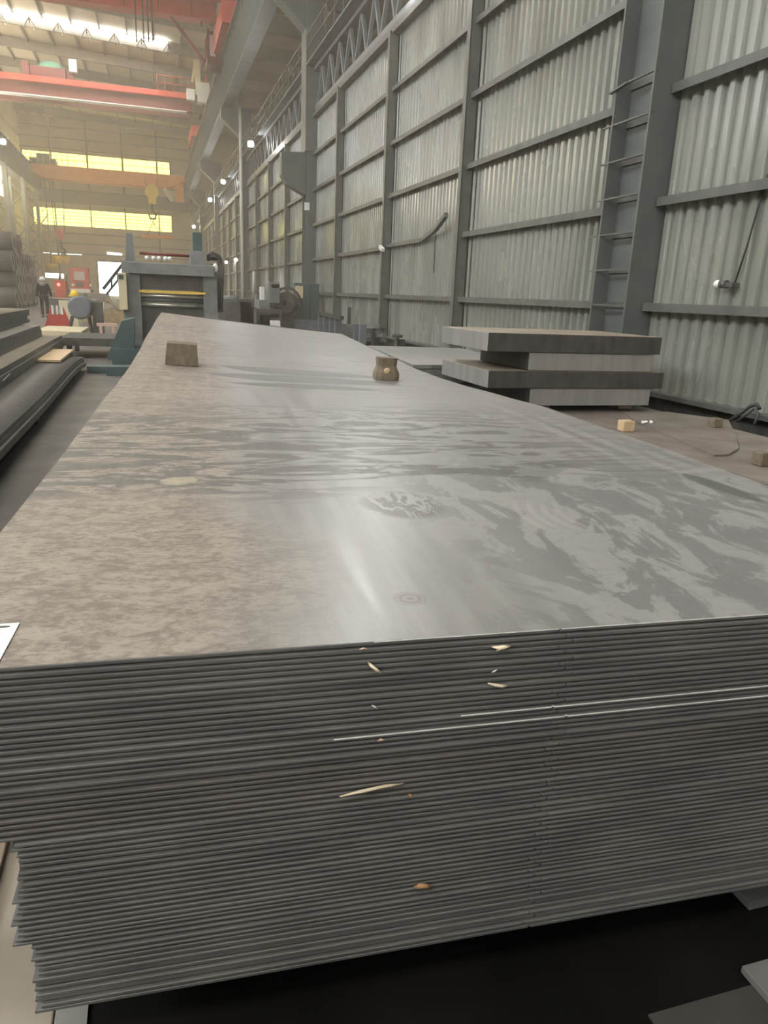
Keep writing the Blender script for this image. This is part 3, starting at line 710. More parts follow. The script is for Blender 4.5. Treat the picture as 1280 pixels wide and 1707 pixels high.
ORD = ('topmost second third fourth fifth sixth seventh eighth ninth tenth eleventh twelfth thirteenth fourteenth fifteenth sixteenth seventeenth eighteenth nineteenth twentieth '
       'twenty-first twenty-second twenty-third twenty-fourth twenty-fifth twenty-sixth twenty-seventh twenty-eighth twenty-ninth thirtieth thirty-first thirty-second thirty-third thirty-fourth '
       'thirty-fifth thirty-sixth thirty-seventh thirty-eighth thirty-ninth fortieth forty-first forty-second forty-third forty-fourth forty-fifth forty-sixth forty-seventh forty-eighth forty-ninth '
       'fiftieth fifty-first fifty-second fifty-third fifty-fourth fifty-fifth fifty-sixth fifty-seventh fifty-eighth fifty-ninth sixtieth').split()
NPL = 60; TH = .0122
VS = [0, .3, .7, 1.1, 1.5, 1.9, 2.3, 2.7, 3.1, 3.5, 4, 4.5, 5, 5.5, 6, 6.5, 7, 7.5, 8, 8.5, 9, LEN]
def plate(i, ul, ur, v0, zt, th, lip, mats):
    mb = MB(); un = 1.012 + (i * 37 % 11 - 5) * .004 - (i > 28) * .01; nd = .0035
    fr = [(ul, v0), ({0: .62, 14: .8}.get(i, .55), v0), (un - .005, v0), (un, v0 + nd), (un + .004, v0), (ur, v0)]
    left = [(ul, v0 + v) for v in VS[1:]]; right = [(ur, v0 + v) for v in VS[1:]]
    per = fr + right + left[::-1]; n = len(per); nr = len(right)
    def shrink(p, k, d):
        u, v = p
        if k == 0: return (u + d, v + d)
        if k < 5: return (u, v + d)
        if k == 5: return (u - d, v + d)
        if k < 6 + nr: return (u - d, v - (d if k == 5 + nr else 0))
        return (u + d, v - (d if k == 6 + nr else 0))
    lev = [(.010, -th), (.010, -th + lip), (.0006, -th + lip + .0008), (0, -.0016 if i in (0, 14, 16) else -.0009), (.0024 if i in (0, 14, 16) else .0014, 0)]
    for d, z in lev:
        for k, p in enumerate(per):
            a = shrink(p, k, d); mb.v.append((a[0], a[1], zt + z + sag(a[0], a[1])))
    for L in range(4):
        for k in range(n):
            k2 = (k + 1) % n; mb.f.append((L * n + k, L * n + k2, (L + 1) * n + k2, (L + 1) * n + k)); mb.sm.append(False)
    def cap(o, flip):
        rr = [o + 5] + [o + 6 + j for j in range(nr)]; ll = [o] + [o + n - 1 - j for j in range(nr)]
        fs = [[o, o + 1, o + 2, o + 3, o + 4, o + 5, rr[1], ll[1]]] + [[ll[j], rr[j], rr[j + 1], ll[j + 1]] for j in range(1, nr)]
        for f in fs: mb.f.append(tuple(f[::-1] if flip else f)); mb.sm.append(False)
    cap(0, True)
    if i: cap(4 * n, False)
    o = None
    if i == 0:                                                 # the top plate gets a finely divided upper face
        NU, NV = 26, 90; base = len(mb.v)
        for jv in range(NV + 1):
            for ju in range(NU + 1):
                u = ul + .0014 + (ur - ul - .0028) * ju / NU; v = v0 + .0014 + (LEN - .0028) * jv / NV
                mb.v.append((u, v, zt + sag(u, v)))
        for jv in range(NV):
            for ju in range(NU):
                a = base + jv * (NU + 1) + ju; mb.f.append((a, a + 1, a + NU + 2, a + NU + 1)); mb.sm.append(True)
    me = bpy.data.meshes.new('steel_plate'); me.from_pydata(mb.v, [], mb.f); me.polygons.foreach_set('use_smooth', mb.sm)
    for m in mats: me.materials.append(m)
    if i == 0:
        for p in me.polygons: p.material_index = 1 if p.normal.z > .9 else 0
    if i in (0, 14, 16):
        me.materials.append(M['burr'])  # painted glint along the right part of the front rim
        for k in (1, 2, 3, 4): me.polygons[3 * n + k].material_index = len(mats)
    me.update()
    o = bpy.data.objects.new('steel_plate', me); COL.objects.link(o); o.location = STO; o.rotation_euler = (0, 0, YAW)
    return o
rnd = random.Random(3)
for i in range(NPL):
    zt = TOPZ - i * TH
    up = i < 28
    ul = UL + rnd.uniform(-.012, .012) if up else -.012 + rnd.uniform(-.008, .008) + (.0 if i < 40 else -.004) - (.012 if 38 <= i <= 46 else 0) + (.012 if i > 46 else 0)
    v0 = rnd.uniform(-.003, .003); lip = .0056 + rnd.uniform(-.0006, .0010); mt = M['edge']
    if i == 0: v0 = 0; lip = .0048
    if i in (14, 16): v0 = -.002
    if i in (15, 18): v0 = .002; lip = .0078
    if 21 <= i <= 27: mt = M['edgebrown']
    if i > 50: lip = .0042
    o = plate(i, ul, UR + rnd.uniform(-.01, .01), v0, zt, TH, lip, [mt, M['millscale']] if i == 0 else [mt])
    if i == 0: lb = 'wide mottled grey-brown steel plate lying on top of the big foreground stack'
    elif i in (14, 16): lb = 'protruding plate with a bright sheared edge, %s from the foreground stack top' % ORD[i]
    elif i < 28: lb = 'thin dark plate jutting left, %s from the top of the foreground stack' % ORD[i]
    elif i == NPL - 1: lb = 'lowest dark steel plate at the very bottom of the big foreground stack'
    else: lb = 'thin dark plate set in at left, %s from the foreground stack top' % ORD[i]
    tag(o, lb, 'steel plate', 'steel plates of the big foreground stack')
ZBOT = TOPZ - NPL * TH
# skids under the stack
for i, v in enumerate((.30, 2.4, 4.8, 7.2, 9.2)):
    hs = ZBOT + min(sag(0, v), sag(2.3, v)) - .002
    b = MB(); p = [stackw(.02, v, 0), stackw(2.3, v, 0), stackw(2.3, v + .16, 0), stackw(.02, v + .16, 0)]
    zs = [ZBOT + sag(0.02, v) - .001, ZBOT + sag(2.3, v) - .001, ZBOT + sag(2.3, v + .16) - .001, ZBOT + sag(.02, v + .16) - .001]
    b.hexa(p + [Vector((q.x, q.y, z)) for q, z in zip(p, zs)])
    tag(build('skid', b, M['dark'] if i == 0 else M['timber']), ['dark steel skid under the front edge of the big foreground stack'][0] if i == 0 else 'timber skid under the big foreground stack, %s from the front' % ORD[i], 'skid', 'skids under the foreground stack')  # front skid gets a dark colour in place of the shade there
# unseen pile added behind the camera to shade the floor and plate edges
pb_ = thing('plate_pile', 'pile of thick dark plates across the gap in front of the big stack', 'pile', (.9, -3, 0))
for i in range(5): build('plate', MB().box(-1.6 + .02 * i, 3.6 - .03 * i, -7, -.62 - .02 * (i % 2), .1 + .22 * i, .31 + .22 * i), M['slabdark'], pb_)  # plates of the added unseen pile
build('skid', MB().box(-1.2, 3.2, -1.2, -1.0, 0, .1).box(-1.2, 3.2, -5.2, -5.0, 0, .1), M['dark'], pb_)  # skids of the added unseen pile
# things on the top plate
def ontop(u, v, dz=0): return stackw(u, v, TOPZ + sag(u, v) + dz)
def quadprism(pb, pt): return MB().hexa(list(pb) + list(pt))
def woodblock(u0, u1, v, dep, h, taper, label, m):
    pb = [ontop(u0, v), ontop(u1, v), ontop(u1, v + dep), ontop(u0, v + dep)]
    pt = [ontop(u0 + taper, v + .01, h), ontop(u1 - taper * .3, v + .01, h), ontop(u1 - taper * .3, v + dep, h), ontop(u0 + taper, v + dep, h)]
    return tag(build('wood_block', quadprism(pb, pt), m, None, .006), label, 'block')
woodblock(.068, .312, 4.66, .17, .165, .02, 'square grey-brown wooden block standing on the left far part of the top plate', M['wood'])
# notched block, waisted, with a bulging lower half
nb = MB(); P_ = [(0.0, .092), (.03, .096), (.06, .094), (.085, .082), (.11, .074), (.155, .078), (.175, .080)]
rings = []
for z, hw in P_:
    c = (1.757, 4.53); rings.append([ontop(c[0] + hw * sx, c[1] + hw * .8 * sy, z) for sx, sy in ((-1, -.8), (-.6, -1), (.6, -1), (1, -.7), (1, .8), (.7, 1), (-.7, 1), (-1, .8))])
for g in rings: nb.v += [tuple(a) for a in g]
for j in range(len(rings) - 1):
    for k in range(8): k2 = (k + 1) % 8; nb.f.append((j * 8 + k, j * 8 + k2, (j + 1) * 8 + k2, (j + 1) * 8 + k)); nb.sm.append(False)
nb.f.append(tuple(range(8))[::-1]); nb.sm.append(False); nb.f.append(tuple((len(rings) - 1) * 8 + k for k in range(8))); nb.sm.append(False)
wb = tag(build('wood_block', nb, M['wood'], None, .005), 'small waisted wooden block with a pale knot on the right part of the top plate', 'block')
kp = ontop(1.745, 4.45, .075); build('knot', MB().ball(kp, .028, .012, .024), M['freshwood'], wb)
# paper label
def make_paper():
    m = bpy.data.materials.new('printed_label'); m.use_nodes = True; n = m.node_tree.nodes; l = m.node_tree.links; b = n['Principled BSDF']
    tc = n.new('ShaderNodeTexCoord'); sx = n.new('ShaderNodeSeparateXYZ'); l.new(tc.outputs['Object'], sx.inputs[0])
    def mt(op, a, b_=None):
        q = n.new('ShaderNodeMath'); q.operation = op
        for i, k in enumerate((a, b_)):
            if k is None: continue
            if isinstance(k, (int, float)): q.inputs[i].default_value = k
            else: l.new(k, q.inputs[i])
        return q.outputs[0]
    X, Y = sx.outputs[0], sx.outputs[1]
    rows = mt('GREATER_THAN', mt('SINE', mt('MULTIPLY', Y, 420)), .15)
    no = n.new('ShaderNodeTexNoise'); no.inputs['Scale'].default_value = 160; l.new(tc.outputs['Object'], no.inputs['Vector'])
    ink = mt('MULTIPLY', rows, mt('GREATER_THAN', no.outputs['Fac'], .45))
    inx = mt('MULTIPLY', mt('GREATER_THAN', X, .008), mt('LESS_THAN', X, .082)); iny = mt('MULTIPLY', mt('GREATER_THAN', Y, .01), mt('LESS_THAN', Y, .122))
    ink = mt('MULTIPLY', ink, mt('MULTIPLY', inx, iny))
    mx = n.new('ShaderNodeMix'); mx.data_type = 'RGBA'; mx.inputs[6].default_value = (.85, .84, .82, 1); mx.inputs[7].default_value = (.38, .36, .4, 1); l.new(ink, mx.inputs[0]); l.new(mx.outputs[2], b.inputs['Base Color'])
    return m
lo_ = ontop(-.11, .022, .0012)
lbm = MB().box(0, .104, 0, .147, 0, .0008)
pl = build('paper_label', lbm, make_paper()); pl.location = lo_; pl.rotation_euler = (0, 0, YAW)
tag(pl, 'white printed paper label stuck on the left front corner of the top plate', 'label')
emb = build('logo', MB().ball((.078, .133, .0009), .014, .005, .0004, 12, 6), M['machdark'], pl); emb['_o'] = (0, 0, 0)
# splinters caught between the plate edges
def chip(pts, r, label, m, flat=.5):
    P3 = []
    for (px, py, out) in pts:
        d = ray(px, py); nrm = Vector((-math.sin(YAW), math.cos(YAW), 0)); t = ((STO - CAM).dot(nrm) - out) / d.dot(nrm); P3.append(CAM + d * t)
    mb = MB(); n = len(P3)
    mb.tube(P3, [r * (.35 if k in (0, n - 1) else 1) for k in range(n)], 6)
    return tag(build('wood_splinter', mb, m), label, 'splinter', 'wood splinters caught in the plate edges')
chip([(599, 1083, .004), (605, 1081, .008), (612, 1082, .004)], .0022, 'tiny pinkish wood chip under the top plate edge, left of centre', M['pinkchip'])
chip([(613, 1104, .000), (618, 1109, .012), (628, 1117, .016), (636, 1123, .010)], .0032, 'pale slanting splinter sticking out near the left chip, upper stack edge', M['splinter'])
chip([(819, 1078, .0), (830, 1080, .008), (840, 1079, .010), (851, 1077, .004)], .0042, 'pale ragged wood chip just under the top plate edge, right of centre', M['splinter'])
chip([(827, 1086, .004), (832, 1082, .01), (840, 1078, .006)], .0030, 'short pale flake against the ragged chip right of centre', M['splinter'])
chip([(819, 1121, .004), (824, 1119, .008), (829, 1116, .004)], .0020, 'tiny white shred midway between the two pale chips on the right', M['white'])
chip([(813, 1139, .002), (825, 1142, .010), (838, 1144, .010), (845, 1143, .006)], .0032, 'pale level splinter, lowest of the three on the right', M['splinter'])
chip([(619, 1175, .004), (624, 1178, .008), (629, 1181, .004)], .0020, 'tiny white shred on the plate edges below the slanting splinter', M['white'])
chip([(629, 1235, .004), (635, 1233, .008), (642, 1234, .004)], .0030, 'small reddish wood crumb in the dark gap of the stack', M['pinkchip'])
chip([(566, 1328, .018), (600, 1320, .016), (640, 1311, .012), (672, 1306, .004)], .0034, 'long thin pale splinter lying across the middle of the plate edges', M['splinter'])
chip([(681, 1323, .006), (684, 1326, .010), (685, 1331, .006)], .0036, 'small tan wood crumb right of the long splinter', M['brownchip'])
chip([(690, 1479, .006), (700, 1477, .012), (710, 1477, .012), (719, 1480, .004)], .0058, 'brown dead-leaf-like wood chip low on the front of the stack', M['brownchip'])

# floor in front of and beside the stack
tag(build('floor_plate', MB().box(-.2, 2.6, -.5, 2.2, .001, .012), M['pit']), 'black oily steel sheet on the floor in front of the big stack', 'steel sheet')  # the floor's deep shade is put into this near-black sheet
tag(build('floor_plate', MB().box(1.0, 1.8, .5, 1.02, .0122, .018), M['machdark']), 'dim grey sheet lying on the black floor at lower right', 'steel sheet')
p = PZ(1262, 1478, .03); tag(build('steel_offcut', MB().box(p.x - .07, p.x + .25, p.y - .05, p.y + .14, .013, .04), M['greyplate'], None, .003), 'pale grey steel offcut under the right front of the big stack', 'offcut')
p = PZ(1278, 1640, .03); tag(build('steel_offcut', MB().box(p.x - .03, p.x + .22, p.y - .04, p.y + .05, .019, .04), M['greyplate'], None, .003), 'second pale grey offcut at the lower right, nearer the camera', 'offcut')
# left of the lower stack: timbers and boards
tag(build('floor_board', MB().box(-.62, -.275, .9, 2.9, .001, .022), M['tanplate'], None, .004), 'broad dusty tan board on the floor left of the big stack', 'board')
tag(build('floor_board', MB().box(-1.2, -.64, .8, 3.1, .001, .03), M['tanplate'], None, .004), 'second dusty tan board, farther left of the big stack', 'board')
tag(build('floor_board', MB().box(-.50, -.455, 1.1, 2.6, .023, .05), M['timber'], None, .004), 'narrow wooden lath lying on the broad tan board', 'lath')
tag(build('floor_sheet', MB().box(-.272, -.205, .9, 1.7, .0122, .02), M['greyplate']), 'pale grey strip on the floor at the left front foot of the big stack', 'strip')
tz = TOPZ - 28 * TH
tag(build('dunnage_timber', MB().box(-.75, -.05, 1.62, 1.80, tz - .10, tz + .06 - .06 - .003).box(-.72, -.6, 1.64, 1.78, .031, tz - .10), M['timber'], None, .01), 'rough brown timber propping the overhanging upper plates at the left', 'timber')

# ================================================================== RIGHT: thick slabs, plates, blocks
zs = [(.33, .545), (.545, .745), (.745, .965), (.965, 1.205)]
SY = 8.0
def slab(x0, x1, y0, y1, z0, z1, label, front, left):
    o = build('steel_slab', MB().box(x0, x1, y0, y1, z0, z1), [M['slabdark'], M['slabtop'], M['slablight']], None, .006)
    for p in o.data.polygons: p.material_index = 1 if p.normal.z > .9 else (front if p.normal.y < -.9 else left)
    return tag(o, label, 'slab', 'thick slabs stacked by the ladder column')
slab(4.33, 6.04, SY, SY + 1.4, .345, .555, 'lowest thick steel slab, light grey in front, of the crossed pile by the ladder column', 2, 0)
slab(3.75, 6.19, SY - .02, SY + 1.48, .56, .765, 'third thick slab from the top, dark in front and light at its left end', 0, 2)
slab(4.27, 6.0, SY, SY + 1.4, .77, .98, 'second thick slab from the top, light grey front set back under the top one', 2, 0)
slab(3.71, 6.09, SY - .02, SY + 1.46, .985, 1.20, 'topmost thick slab, brown above and dark in front, on the crossed pile', 0, 2)
for i, (x0, yy) in enumerate(((4.5, SY + .15), (5.7, SY + .15), (4.5, SY + 1.0), (5.7, SY + 1.0))):
    tag(build('dunnage_timber', MB().box(x0, x0 + .2, yy, yy + .3, .281, .344), M['timber']), ['left front', 'right front', 'left rear', 'right rear'][i] + ' timber under the lowest thick slab', 'timber', 'timbers under the slab pile')
# low pile of brown plates along the wall
def lowplate(poly, z0, z1, label, m, grp='low brown plates by the wall'):
    return tag(build('steel_plate', MB().prism(poly, 2, z0, z1), m), label, 'steel plate', grp)
lowplate([(4.8, 3.0), (6.3, 3.0), (6.3, 9.25), (4.46, 9.25), (4.5, 5.6)], .06, .24, 'broad grey thick plate lowest in the pile beside the wall', M['slab'])
lowplate([(4.78, 3.1), (6.28, 3.1), (6.28, 9.2), (4.42, 9.2), (4.44, 5.6), (4.6, 4.5)], .241, .262, 'broad brown plate under the rounded cut plate by the wall', M['rustplate'])
rp = [PZ(1060, 702, .28), PZ(1190, 758, .28), PZ(1214, 757, .28), PZ(1231, 747, .28), PZ(1229, 736, .28), PZ(1222, 716, .28), PZ(1214, 700, .28)]
poly = [(p.x, p.y) for p in rp] + [(6.25, 7.9), (5.6, 7.9)]
lowplate(poly, .263, .281, 'brown plate with a rounded cut corner lying on the pile by the wall', M['rustplate'])
for i, zz in enumerate((.001, .03)): 
    tag(build('skid', MB().box(4.75, 6.3, 3.4 + i * 4, 3.6 + i * 4, .001, .06), M['timber']), ['front', 'rear'][i] + ' timber skid under the low brown plates by the wall', 'skid', 'skids under low plates')
def block(px, py, z, w_, h_, label, m, dep=.12):
    p = PZ(px, py, z); return tag(build('wood_block', MB().box(p.x - w_ / 2, p.x + w_ / 2, p.y, p.y + dep, z + .001, z + h_), m, None, .008), label, 'block')
block(1048, 720, .263, .14, .115, 'orange-brown wooden block at the left edge of the low brown plates', M['freshwood'])
block(1197, 713, .282, .12, .10, 'grey-brown wooden block near the wall on the low brown plates', M['wood'])
block(1276, 778, .263, .11, .12, 'wooden block at the right frame edge on the low brown plates', M['wood'])
p = PZ(1076, 706, .283)
t = thing('crumpled_foil', 'small crumpled shiny white scrap on the rounded brown plate', 'scrap', p)
fm = MB()
for i in range(7):
    a = Vector((p.x + rnd.uniform(-.07, .07), p.y + rnd.uniform(-.03, .03), .285)); fm.add([a, a + Vector((.05, .01, .02)), a + Vector((.02, .03, .03)), a + Vector((.0, -.02, .012))], [(0, 1, 2), (0, 2, 3), (0, 3, 1)])
build('foil', fm, M['white'], t)
# bent black hose / bar by the wall
hp = [PX(1216, 701, 6.55), PX(1235, 688, 6.6), PX(1250, 677, 6.65), PX(1262, 674, 6.68), PX(1266, 682, 6.68)]
h2 = [PX(1228, 703, 6.5), PX(1245, 690, 6.55), PX(1258, 680, 6.6), PX(1264, 690, 6.6), PX(1257, 708, 6.55)]
t = thing('bent_bar', 'bent black double bar leaning against the wall foot at the right', 'bar', hp[0])
build('bar', MB().tube(hp, .022, 8), M['dark'], t); build('bar', MB().tube(h2, .018, 8), M['dark'], t)
# middle stack of flat plates beyond the big one
for i in range(5):
    z1 = .66 - i * .055
    o = build('steel_plate', MB().prism([(3.42 - .02 * i, 9.72 + .03 * (i % 2)), (4.1, 9.78), (5.5, 11.4), (5.6, 13.3), (3.8, 13.45)], 2, z1 - .05, z1), [M['slab'], M['greyplate']])
    for p in o.data.polygons: p.material_index = 1 if p.normal.z > .9 else 0
    tag(o, 'pale flat plate of the low stack behind the thick slabs, %s from its top' % ORD[i], 'steel plate', 'flat plates behind the slabs')
tag(build('skid', MB().box(3.6, 5.2, 10.6, 10.9, .001, .385), M['machdark']), 'dark skid under the flat plates behind the thick slabs', 'skid')

# small wall fittings
cp = [PX(1279, 290, WX - .03), PX(1262, 350, WX - .03), PX(1245, 410, WX - .03), PX(1222, 480, WX - .03)]
wl_ = thing('wall_lamp', 'small bulkhead lamp on the girt with a long cable running up the wall', 'lamp', PX(1207, 480, WX - .1))
build('cable', MB().tube(cp, .012, 6), M['dark'], wl_)
q = PX(1205, 478, WX - .1); build('lamp_body', MB().tube([(q.x, q.y - .06, q.z + .03), (q.x, q.y + .06, q.z + .03)], .05, 10).box(q.x - .03, q.x + .08, q.y - .18, q.y - .02, q.z - .0, q.z + .05), M['machdark'], wl_)
build('lamp_glass', MB().ball((q.x - .02, q.y + .08, q.z + .03), .05, .05, .05), M['white'], wl_)
q = PX(636, 413, WX - .5)
t = thing('security_camera', 'small white camera fixed to a wall post above the low plate stack', 'camera', q)
build('camera_body', MB().beam(q + Vector((0, .16, .04)), q + Vector((0, -.16, -.07)), .09), M['white'], t); build('camera_arm', MB().beam(q, q + Vector((.2, .1, .0)), .06), M['dark'], t)
q = PX(726, 390, WX - .05)
tag(build('hanging_wire', MB().tube([q, PX(724, 420, WX - .05), PX(723, 455, WX - .05)], .012, 6), M['dark']), 'thin dark wire hanging from the bent girt', 'wire')
q = PX(512, 344, 6.35)
t = thing('wall_box', 'tiny pale fitting on the bracket column', 'fitting', q); build('box', MB().box(q.x - .1, q.x + .1, q.y, q.y + .1, q.z - .15, q.z + .15), M['white'], t)

# ================================================================== LEFT: piles of plates
def wavy(x0, x1, y0, y1, zlo, zhi, wav, label, mside, mtop, cnt=6, endlift=0, yaw=0):
    r = []
    th = (zhi - zlo) / cnt
    for i in range(cnt):
        mb = MB(); N = 26; za = zlo + th * i
        dx = rnd.uniform(-.03, .03); dy = rnd.uniform(-.25, .1)
        for j in range(N + 1):
            v = j / N; y_ = y0 + (y1 + dy - y0) * v; k = wav * math.sin(v * 9.5) * v + endlift * v ** 4
            xa = x0 + dx * .3 + yaw * (y_ - y0); xb = x1 + dx + yaw * (y_ - y0)
            for xx, z in ((xa, za + k), (xb, za + k), (xb, za + th * .94 + k), (xa, za + th * .94 + k)): mb.v.append((xx, y_, z))
        for j in range(N):
            o = j * 4
            for k in range(4): k2 = (k + 1) % 4; mb.f.append((o + k, o + 4 + k, o + 4 + k2, o + k2)); mb.sm.append(k in (0, 2))
        mb.f.append((0, 1, 2, 3)); mb.sm.append(False); mb.f.append((N * 4 + 3, N * 4 + 2, N * 4 + 1, N * 4)); mb.sm.append(False)
        o = build('steel_plate', mb, [mside, mtop]); o.data.update()
        for p in o.data.polygons: p.material_index = 1 if p.normal.z > .8 and i == cnt - 1 else 0
        tag(o, label + ', %s from its top' % ORD[cnt - 1 - i], 'steel plate', 'steel plates piled at the left')
        r.append(o)
    return r
EP = wavy(-1.9, -1.23, 3.0, 15.0, .14, .32, .03, 'wavy dark plate of the outermost low pile at left', M['edge'], M['slabdark'], 4, -.07)
CP = wavy(-6.3, -1.82, 3.0, 17.0, .03, .51, .008, 'dark plate of the second pile from the aisle at left', M['edge'], M['tanplate'], 6, .0)
BP = wavy(-6.4, -2.12, 3.0, 16.3, .52, .74, .004, 'dark plate of the third pile from the aisle at left', M['edge'], M['greyplate'], 3, .0)
AP = wavy(-6.5, -2.42, 3.0, 17.0, .75, 1.02, .003, 'tan-topped plate of the tallest pile at far left', M['edge'], M['tanplate'], 4, .0)
tag(build('steel_plate', MB().box(-1.80, -1.45, 13.0, 15.2, .325, .36), M['freshwood']), 'short yellowish plate lying on the wavy plates at the left', 'steel plate')
for i, (a, b) in enumerate(((5.6, 6.6), (7.4, 8.4), (8.7, 9.4), (10.0, 10.5))):
    build('chalk_mark', MB().beam((-1.786, a, .34 + .012 * i), (-1.786, b, .37 + .012 * i), .006, .012), M['white'], CP[3])
for i, yy in enumerate((4.0, 9.0, 13.5)): tag(build('skid', MB().box(-1.8, -1.3, yy, yy + .2, .001, .139), M['dark']), ['near', 'middle', 'far'][i] + ' dark skid under the wavy plates at left', 'skid', 'skids at the left')
# steel coils piled behind the left plates
CXF = -7.7
coil0 = None; cc = 0
DI = 1.19
names = ['front', 'second', 'third', 'fourth', 'fifth', 'sixth', 'seventh', 'eighth']
for tier in range(4):
    for k in range(8):
        if tier == 3 and k not in (0, 1, 2): continue
        yy = 50 + k * DI + (tier % 2) * DI / 2; zz = DI / 2 + tier * DI * .875
        lab = 'dark strip coil, %s along the %s tier of the left coil pile' % (names[k], ['bottom', 'second', 'third', 'top'][tier])
        if coil0 is None:
            coil0 = thing('steel_coil', lab, 'coil', (CXF - .9, yy, zz), 'steel coils piled at the left')
            build('coil_wraps', MB().ring((CXF - .9, yy, zz), (1, 0, 0), DI / 2, .3, 1.8, 24), M['coil'], coil0)
            build('coil_end', MB().ring((CXF + .01, yy, zz), (1, 0, 0), DI / 2 - .01, .31, .02, 24), M['coilface'], coil0)
        else:
            clone(coil0, (CXF - .9 + rnd.uniform(-.05, .05), yy, zz), lab)
# second column of coils further left
for tier in range(4):
    for k in range(2):
        clone(coil0, (CXF - 3.0 + rnd.uniform(-.1, .1), 50 + k * DI + (tier % 2) * DI / 2, DI / 2 + tier * DI * .875), 'dark strip coil in the left column of the pile, %s of the %s tier' % (names[k], ['bottom', 'second', 'third', 'top'][tier]))

# ================================================================== WORKER
def skinmesh(name, verts, edges, radii, material, parent, root=0, sub=1):
    me = bpy.data.meshes.new(name); off = parent['_o']
    me.from_pydata([(v[0] , v[1] , v[2] ) for v in verts], edges, []); me.materials.append(material)
    o = bpy.data.objects.new(name, me); COL.objects.link(o); o.parent = parent; o['_o'] = tuple(off)
    sk = o.modifiers.new('skin', 'SKIN'); sk.use_smooth_shade = True
    for i, r in enumerate(radii):
        me.skin_vertices[0].data[i].radius = r if isinstance(r, tuple) else (r, r); me.skin_vertices[0].data[i].use_root = (i == root)
    s = o.modifiers.new('sub', 'SUBSURF'); s.levels = sub; s.render_levels = sub
    return o
wp = PZ(76, 529, 0)
pe = thing('person', 'person walking away in a dark jacket with grey shoulders and a white hard hat', 'person', (wp.x, wp.y, 0))
J = dict(pel=(0, 0, .95), wa=(0, 0, 1.1), ch=(0, .02, 1.32), nk=(0, .02, 1.5), hd=(0, .03, 1.60), ht=(0, .03, 1.72),
         sl=(-.19, .02, 1.43), el=(-.27, -.04, 1.14), wl=(-.29, .08, .9), hl=(-.29, .1, .8), sr=(.19, .02, 1.43), er=(.27, .06, 1.14), wr=(.30, .16, .92), hr=(.30, .2, .82),
         tl=(-.1, 0, .9), kl=(-.11, .08, .5), al=(-.1, -.02, .09), fl=(-.1, .14, .05), tr=(.1, 0, .9), kr=(.11, .03, .5), ar=(.11, -.2, .13), fr=(.11, -.06, .05))
K = list(J); ix = {k: i for i, k in enumerate(K)}
E_ = [('pel', 'wa'), ('wa', 'ch'), ('ch', 'nk'), ('nk', 'hd'), ('hd', 'ht'), ('ch', 'sl'), ('sl', 'el'), ('el', 'wl'), ('wl', 'hl'), ('ch', 'sr'), ('sr', 'er'), ('er', 'wr'), ('wr', 'hr'),
      ('pel', 'tl'), ('tl', 'kl'), ('kl', 'al'), ('al', 'fl'), ('pel', 'tr'), ('tr', 'kr'), ('kr', 'ar'), ('ar', 'fr')]
R_ = dict(pel=(.15, .11), wa=(.14, .1), ch=(.17, .11), nk=.055, hd=.09, ht=.08, sl=.07, el=.05, wl=.035, hl=.04, sr=.07, er=.05, wr=.035, hr=.04, tl=.09, kl=.06, al=.04, fl=.04, tr=.09, kr=.06, ar=.04, fr=.04)
skinmesh('body', [J[k] for k in K], [(ix[a], ix[b]) for a, b in E_], [R_[k] for k in K], M['skin'], pe)
def sub_skel(keys, edges, rad, name, m): 
    q = {k: i for i, k in enumerate(keys)}
    return skinmesh(name, [J[k] for k in keys], [(q[a], q[b]) for a, b in edges], [rad[k] for k in keys], m, pe)
sub_skel(['pel', 'wa', 'ch', 'sl', 'el', 'wl', 'sr', 'er', 'wr'], [('pel', 'wa'), ('wa', 'ch'), ('ch', 'sl'), ('sl', 'el'), ('el', 'wl'), ('ch', 'sr'), ('sr', 'er'), ('er', 'wr')],
         dict(pel=(.23, .17), wa=(.21, .16), ch=(.23, .16), sl=.10, el=.075, wl=.06, sr=.09, er=.075, wr=.06), 'jacket', M['jacket'])
J['s2'] = (-.17, -.03, 1.46); J['s3'] = (.17, -.03, 1.46); J['s1'] = (0, -.04, 1.40)
sub_skel(['s1', 's2', 's3', 'nk'], [('s1', 's2'), ('s1', 's3'), ('s1', 'nk')], dict(s1=(.24, .18), s2=.125, s3=.125, nk=.10), 'grey_yoke', M['greycloth'])
sub_skel(['pel', 'tl', 'kl', 'al', 'tr', 'kr', 'ar'], [('pel', 'tl'), ('tl', 'kl'), ('kl', 'al'), ('pel', 'tr'), ('tr', 'kr'), ('kr', 'ar')],
         dict(pel=(.18, .13), tl=.115, kl=.085, al=.065, tr=.115, kr=.085, ar=.065), 'trousers', M['trousers'])
ph = MB(); ph.ball((0, .03, 1.68), .135, .15, .12); ph.ring((0, .03, 1.67), (0, 0, 1), .165, .12, .015, 18)
pe['_o'] = (0., 0., 0.); build('hard_hat', ph, M['white'], pe)
for s in (-1, 1): build('boot', MB().box(s * .11 - .05, s * .11 + .05, -.08 if s < 0 else -.26, .19 if s < 0 else .02, .0, .1), M['dark'], pe, .02)

